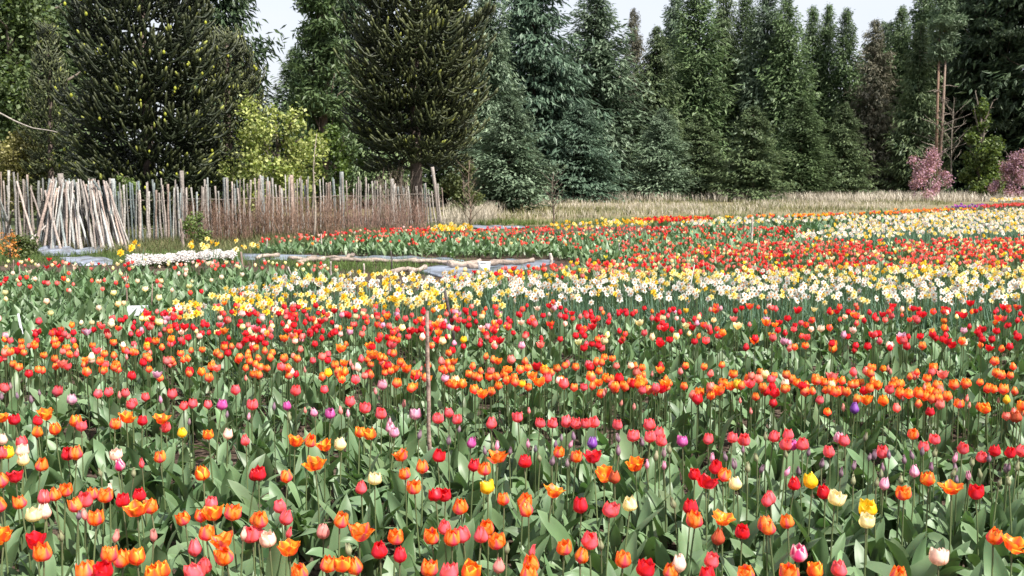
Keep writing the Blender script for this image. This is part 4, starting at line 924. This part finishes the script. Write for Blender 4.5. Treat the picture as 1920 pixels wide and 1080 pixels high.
for i, (bx, tx, y0, y1, of, th_) in enumerate(bp_):
    side_, n_ = ('left', i) if i < 33 else ('right', 65-i)
    dirn = 'leaning right' if tx > bx+4 else ('leaning left' if tx < bx-12 else 'nearly upright')
    lean_pole(bx, y0, tx, y1, of, i, f"{'stout' if th_ > .85 else 'thin'} pale pole {dirn}, {ORD[n_]} foot from the {side_} of the bundle", 'poles in the bundle leaning on the fence', th_)
lean_pole(36, 470, 112, 400, 4, 1, 'short pole leaning right at the left of the bundle', None, .8)
lean_pole(244, 458, 176, 338, 5, 2, 'longest pole slanting left across the right side of the bundle', None, 1.1)
lean_pole(30, 458, -8, 352, 3, 3, 'pole slanting left at the left picture edge', None, 1.0)
lean_pole(66, 470, 96, 345, 6, 4, 'bright white pole at the left end of the bundle', None, 1.3)
lean_pole(8, 455, 22, 395, 5, 5, 'short crooked pole at the left picture edge', None, .9)
# brown twiggy growth before the fence
def twigs(name, x0, x1, y0, ytop, n, label, col, seed, cat='shrub', r=.006):
    g = np.random.default_rng(seed); xc = (x0+x1)/2; b0_ = at(xc, y0, 0); r_ = empty(name, (b0_[0], b0_[1], 0), label, cat); a = Acc(); H = atd(xc, ytop, b0_[1]).z; W = (x1-x0)*b0_[1]/F/2
    for i in range(n):
        bx, by = g.uniform(-W, W), g.normal(0, .3); L = H*g.uniform(.45, 1.1); u = np.linspace(0, 1, 6); dx, dy = g.normal(0, .16, 2)
        P = np.stack([bx+dx*L*u+g.normal(0, .02, 6)*u, by+dy*L*u, L*u], -1); V, Q = tube(P, r*(1.2-u), 3); c = np.array(col)*g.uniform(.6, 1.4); a.add(V, Q, c)
        for j in range(3):
            k = 2+j; u3 = np.linspace(0, 1, 3); L2 = L*.3; an = g.uniform(0, 6.28); P3 = np.stack([P[k, 0]+L2*.5*u3*math.cos(an), P[k, 1]+L2*.5*u3*math.sin(an), P[k, 2]+L2*u3], -1); V, Q = tube(P3, r*.6*(1.1-u3), 3); a.add(V, Q, c)
    obj('stems', a.mesh('stems'), M_BARK, r_)
twigs('shrub', 350, 470, 456, 380, 240, 'reddish brown leafless stems before the fence right of its tallest post', (.24, .15, .11), 1)
twigs('shrub', 470, 640, 448, 372, 400, 'dense brown leafless thicket before the middle of the fence', (.22, .14, .10), 2)
twigs('shrub', 640, 800, 436, 372, 330, 'brown dead stems before the right part of the fence', (.22, .14, .11), 3)
twigs('shrub', 700, 770, 434, 330, 60, 'tall grey twigs rising over the fence near its right end', (.20, .16, .13), 4, r=.008)
leafy_tree('shrub', 370, 455, 25.5, 395, 90, 'green briar bush at the foot of the fence by its tallest post', (.05, .09, .02), (.14, .18, .05), 900, .06, 7, 'shrub', seed=14, low=.1, shell=.3)
# ------------------------------------------------------------ things in the field
def stick(x0, y0, x1, y1, d, r, label, col, seed, name='wooden_stick', z0=-.03, cat='stick'):
    a = atd(x0, y0, d); b = atd(x1, y1, d); base = Vector((a.x+(a.x-b.x)*(a.z-z0)/max(.05, b.z-a.z), d, z0)); g = np.random.default_rng(seed)
    v = b-base; n = 9; t = np.linspace(0, 1, n)[:, None]; P = np.array(v)[None]*t+np.concatenate([g.normal(0, r*.35, (n, 2)), np.zeros((n, 1))], 1)*np.sin(t*3.14)
    V, Q = tube(P, r*(1.05-.25*t[:, 0])*g.uniform(.9, 1.1, n), 7); C = np.tile(col, (len(V), 1))*(1+g.normal(0, .12, (len(V), 1)))
    o = obj(name, mk(name, V, Q, C), M_WOOD, label=label, cat=cat); o.location = base; return o
def dg_(y): return 1.65*F/(y-330)
grey, brn, dk = (.34, .29, .26), (.24, .17, .14), (.10, .085, .08)
stick(806, 920, 801, 583, 5.55, .0115, 'tallest thin brown stick standing among the orange tulips', brn, 1)
stick(856, 655, 834, 545, 9.6, .017, 'dark grey stick leaning left in the red tulip row', dk, 2)
stick(458, 532, 452, 472, 16.6, .02, 'brown stick at the left end of the daffodil drift', brn, 3)
stick(550, 526, 540, 500, 15.0, .012, 'short tilted stick poking out of the left daffodils', grey, 4)
stick(238, 590, 237, 512, 12.5, .009, 'thin grey stick behind the white crate', brn, 5)
stick(284, 585, 286, 532, 12.3, .009, 'thin brown stick right of the white crate', brn, 6)
stick(1409, 455, 1411, 406, 25, .03, 'pale knobbly stick in the back tulip bed', grey, 7)
stick(1395, 452, 1394, 410, 26, .015, 'thin dark stick left of the pale knobbly one', dk, 8)
stick(1178, 482, 1180, 438, 22, .014, 'thin dark stick in the middle of the back tulip bed', dk, 9)
stick(1161, 482, 1161, 455, 22, .014, 'short pale stick left of the thin dark one in the back bed', grey, 10)
stick(1033, 492, 1032, 475, 20.2, .035, 'stubby stick at the right tip of the plastic sheet', grey, 11)
stick(1126, 486, 1126, 462, 21, .012, 'short grey stick near the front of the back bed', grey, 12)
stick(620, 510, 620, 490, 17.5, .018, 'short weathered peg in the grass left of centre', grey, 13)
stick(735, 508, 733, 470, 18.5, .014, 'dark peg standing between the logs', dk, 14)
stick(683, 510, 682, 494, 17.5, .014, 'low peg in the grass before the logs', grey, 15)
stick(500, 475, 501, 448, 22.5, .014, 'thin peg at the corner of the back bed', grey, 16)
stick(604, 462, 602, 438, 23, .014, 'pale peg among tulips before the brown thicket', grey, 17)
stick(343, 466, 338, 410, 24.0, .035, 'short stout post before the tallest fence post', (.28, .22, .19), 18, 'wooden_post', cat='post')
stick(25, 520, 25, 487, 15.8, .01, 'thin stick in the left bed near the picture edge', brn, 19)
stick(37, 525, 36, 488, 15.6, .01, 'second thin stick in the left bed beside its twin', grey, 20)
stick(1839, 455, 1838, 425, 22.0, .014, 'pale peg among the white daffodils at the right', grey, 21)
stick(1913, 470, 1912, 430, 21.0, .012, 'thin peg at the right edge between daffodils and tulips', grey, 22)
def marker(x0, y0, x1, y1, d, wpx, label, seed, col=(.72, .70, .68)):
    a = atd(x0, y0, d); b = atd(x1, y1, d); w_ = wpx*d/F/2; v = b-a; base = a-v.normalized()*max(0, a.z); V, Q = box((-w_, -.004, 0), (w_, .004, 1)); V = V.astype(float); V[4:, 0] *= .8
    o = obj('plant_marker', mk('plant_marker', V, Q, np.tile(col, (8, 1)), False), M_PLAIN, label=label, cat='plant marker'); o.location = base; L = (b-base).length; o.scale = (1, 1, L); o.rotation_mode = 'QUATERNION'; o.rotation_quaternion = (b-base).to_track_quat('Z', 'Y')
marker(1293, 545, 1302, 496, 12.6, 5, 'white flat marker stake tilted in the daffodil drift', 1)
marker(40, 618, 34, 588, 9.8, 7, 'small white marker stake in the left tulip leaves', 2, (.72, .70, .78))
# bucket
bx, by = at(908, 514, 0); bk = empty('bucket', (bx, by, 0), 'small white bucket standing by the logs and plastic sheet', 'bucket')
th = np.arange(20)/20*2*math.pi
def lathe(prof, n=20):
    V = np.concatenate([np.stack([r*np.cos(th), r*np.sin(th), z+0*th], -1) for r, z in prof]); m = len(prof)
    i, j = np.meshgrid(np.arange(m-1), np.arange(n), indexing='ij'); k = (j+1) % n
    return V, np.stack([i*n+j, i*n+k, (i+1)*n+k, (i+1)*n+j], -1).reshape(-1, 4)
V, Q = lathe([(.001, 0), (.085, 0), (.108, .205), (.104, .205), (.082, .01), (.001, .01)]); obj('pail', mk('pail', V, Q, np.tile((.78, .78, .76), (len(V), 1))), M_PLAIN, bk)
V, Q = lathe([(.106, .19), (.114, .192), (.114, .208), (.105, .209)]); obj('rim', mk('rim', V, Q, np.tile((.8, .8, .78), (len(V), 1))), M_PLAIN, bk)
t = np.linspace(0, math.pi, 12); V, Q = tube(np.stack([.112*np.cos(t), -.03-.05*np.sin(t), .19-.05*np.sin(t)], -1), .003, 5); obj('handle', mk('handle', V, Q, np.tile((.3, .3, .3), (len(V), 1))), M_PLAIN, bk)
# white crate
c0_ = at(252, 580, .27); cr = empty('crate', (c0_[0], c0_[1]+.1, .0), 'white plastic crate half hidden in the left tulip leaves', 'crate'); cr.rotation_euler.z = .25
def part_boxes(name, boxes, col, mat, parent, smooth=False):
    a = Acc()
    for p, q in boxes:
        V, Q = box(p, q); a.add(V, Q, col)
    return obj(name, a.mesh(name, smooth), mat, parent)
wc = (.55, .57, .6)
part_boxes('tray', [((-.10, -.07, .20), (.10, .07, .215)), ((-.10, -.07, .216), (-.09, .07, .29)), ((.09, -.07, .216), (.10, .07, .29)), ((-.089, .06, .216), (.089, .07, .29))], wc, M_PLAIN, cr)
part_boxes('front_panel', [((-.089, -.068, .216), (.089, -.060, .27))], wc, M_PLAIN, cr)
for sx in (-.09, .09):
    for sy in (-.06, .06): part_boxes('leg', [((sx-.008, sy-.008, 0), (sx+.008, sy+.008, .199))], (.6, .6, .6), M_PLAIN, cr)
# plastic sheets
m_, t_, b_ = mat_new('plastic_film'); b_.inputs['Base Color'].default_value = (.34, .38, .45, 1); b_.inputs['Roughness'].default_value = .28; b_.inputs['Specular IOR Level'].default_value = .6
nz = t_.nodes.new('ShaderNodeTexNoise'); nz.inputs['Scale'].default_value = 3; bp = t_.nodes.new('ShaderNodeBump'); bp.inputs['Strength'].default_value = .5; bp.inputs['Distance'].default_value = .06
t_.links.new(nz.outputs[0], bp.inputs['Height']); t_.links.new(bp.outputs[0], b_.inputs['Normal']); M_FILM = m_
cr_ = t_.nodes.new('ShaderNodeValToRGB'); cr_.color_ramp.elements[0].color = (.12, .135, .16, 1); cr_.color_ramp.elements[1].color = (.26, .30, .38, 1); cr_.color_ramp.elements[0].position = .35; cr_.color_ramp.elements[1].position = .6
t_.links.new(nz.outputs[0], cr_.inputs[0]); t_.links.new(cr_.outputs[0], b_.inputs['Base Color'])
def film(px_poly, label, seed, z=.03):
    W = np.array([at(a, b, 0) for a, b in px_poly]); c = W.mean(0); n = len(W); g = np.random.default_rng(seed)
    rings = [1, .85, .6, .3, .02]; V = []; 
    M_ = 40; per = np.concatenate([W[i]+(W[(i+1) % n]-W[i])*np.linspace(0, 1, 8, endpoint=False)[:, None] for i in range(n)]); M_ = len(per)
    V.append(np.c_[per, np.full(M_, .006)])
    for k, s in enumerate(rings): p = c+(per-c)*s; V.append(np.c_[p, z+.018*np.sin(p[:, 0]*9+seed)+.012*np.sin(p[:, 1]*7+p[:, 0]*3)])
    V = np.concatenate(V); r = len(rings)+1
    i, j = np.meshgrid(np.arange(r-1), np.arange(M_), indexing='ij'); k = (j+1) % M_
    Q = np.stack([i*M_+j, i*M_+k, (i+1)*M_+k, (i+1)*M_+j], -1).reshape(-1, 4); V[:, :2] -= c
    o = obj('plastic_sheet', mk('plastic_sheet', V, Q, np.tile((.5, .5, .5), (len(V), 1))), M_FILM, label=label, cat='plastic sheet'); o.location = (c[0], c[1], 0)
for f_ in FILMS: film(*f_)
# logs
LM = []
for i in range(5):
    g_ = np.random.default_rng(90+i); t = np.linspace(0, 1, 8); P = np.stack([t, .03*np.sin(t*4+i), .02*np.sin(t*5+i*2)], -1); V, Q = tube(P, .05*g_.uniform(.75, 1.2, 8), 7)
    m_ = mk('log', V, Q, np.tile((.30, .24, .20), (len(V), 1))*(1+g_.normal(0, .15, (len(V), 1)))); m_.materials.append(M_WOOD); LM.append(m_)
LG = [(482, 484, 520, 478, 'thin log at the left end of the sheet'), (540, 485, 610, 488, 'log lying on the left part of the narrow sheet'), (575, 482, 650, 487, 'second log crossing the left part of the sheet'),
      (620, 488, 700, 489, 'long log left of the dark peg'), (690, 488, 780, 490, 'long log in the middle of the narrow sheet'), (770, 491, 850, 492, 'slim log right of the dark peg'),
      (840, 496, 900, 494, 'short thick log left of the bucket'), (880, 498, 942, 494, 'thick log right behind the bucket'), (735, 510, 770, 504, 'pale split log in the grass'), (765, 508, 800, 503, 'broken log beside the pale split one'),
      (652, 484, 660, 478, 'stub of wood upright on the logs'), (930, 492, 1000, 490, 'slim log at the right end behind the bucket'), (560, 490, 592, 484, 'crooked stick over the left logs')]
for i, (x0, y0, x1, y1, lab) in enumerate(LG):
    a = at(x0, y0, .09); b = at(x1, y1, .09); v = Vector((b[0]-a[0], b[1]-a[1], .02)); o = obj('log', LM[i % 5], None, label=lab, cat='log', group='logs weighing down the plastic sheets'); o.location = (a[0], a[1], .085); k = 1.15 if 'thick' in lab else .85
    o.rotation_mode = 'QUATERNION'; o.rotation_quaternion = v.to_track_quat('X', 'Z'); o.scale = (v.length, k, k)
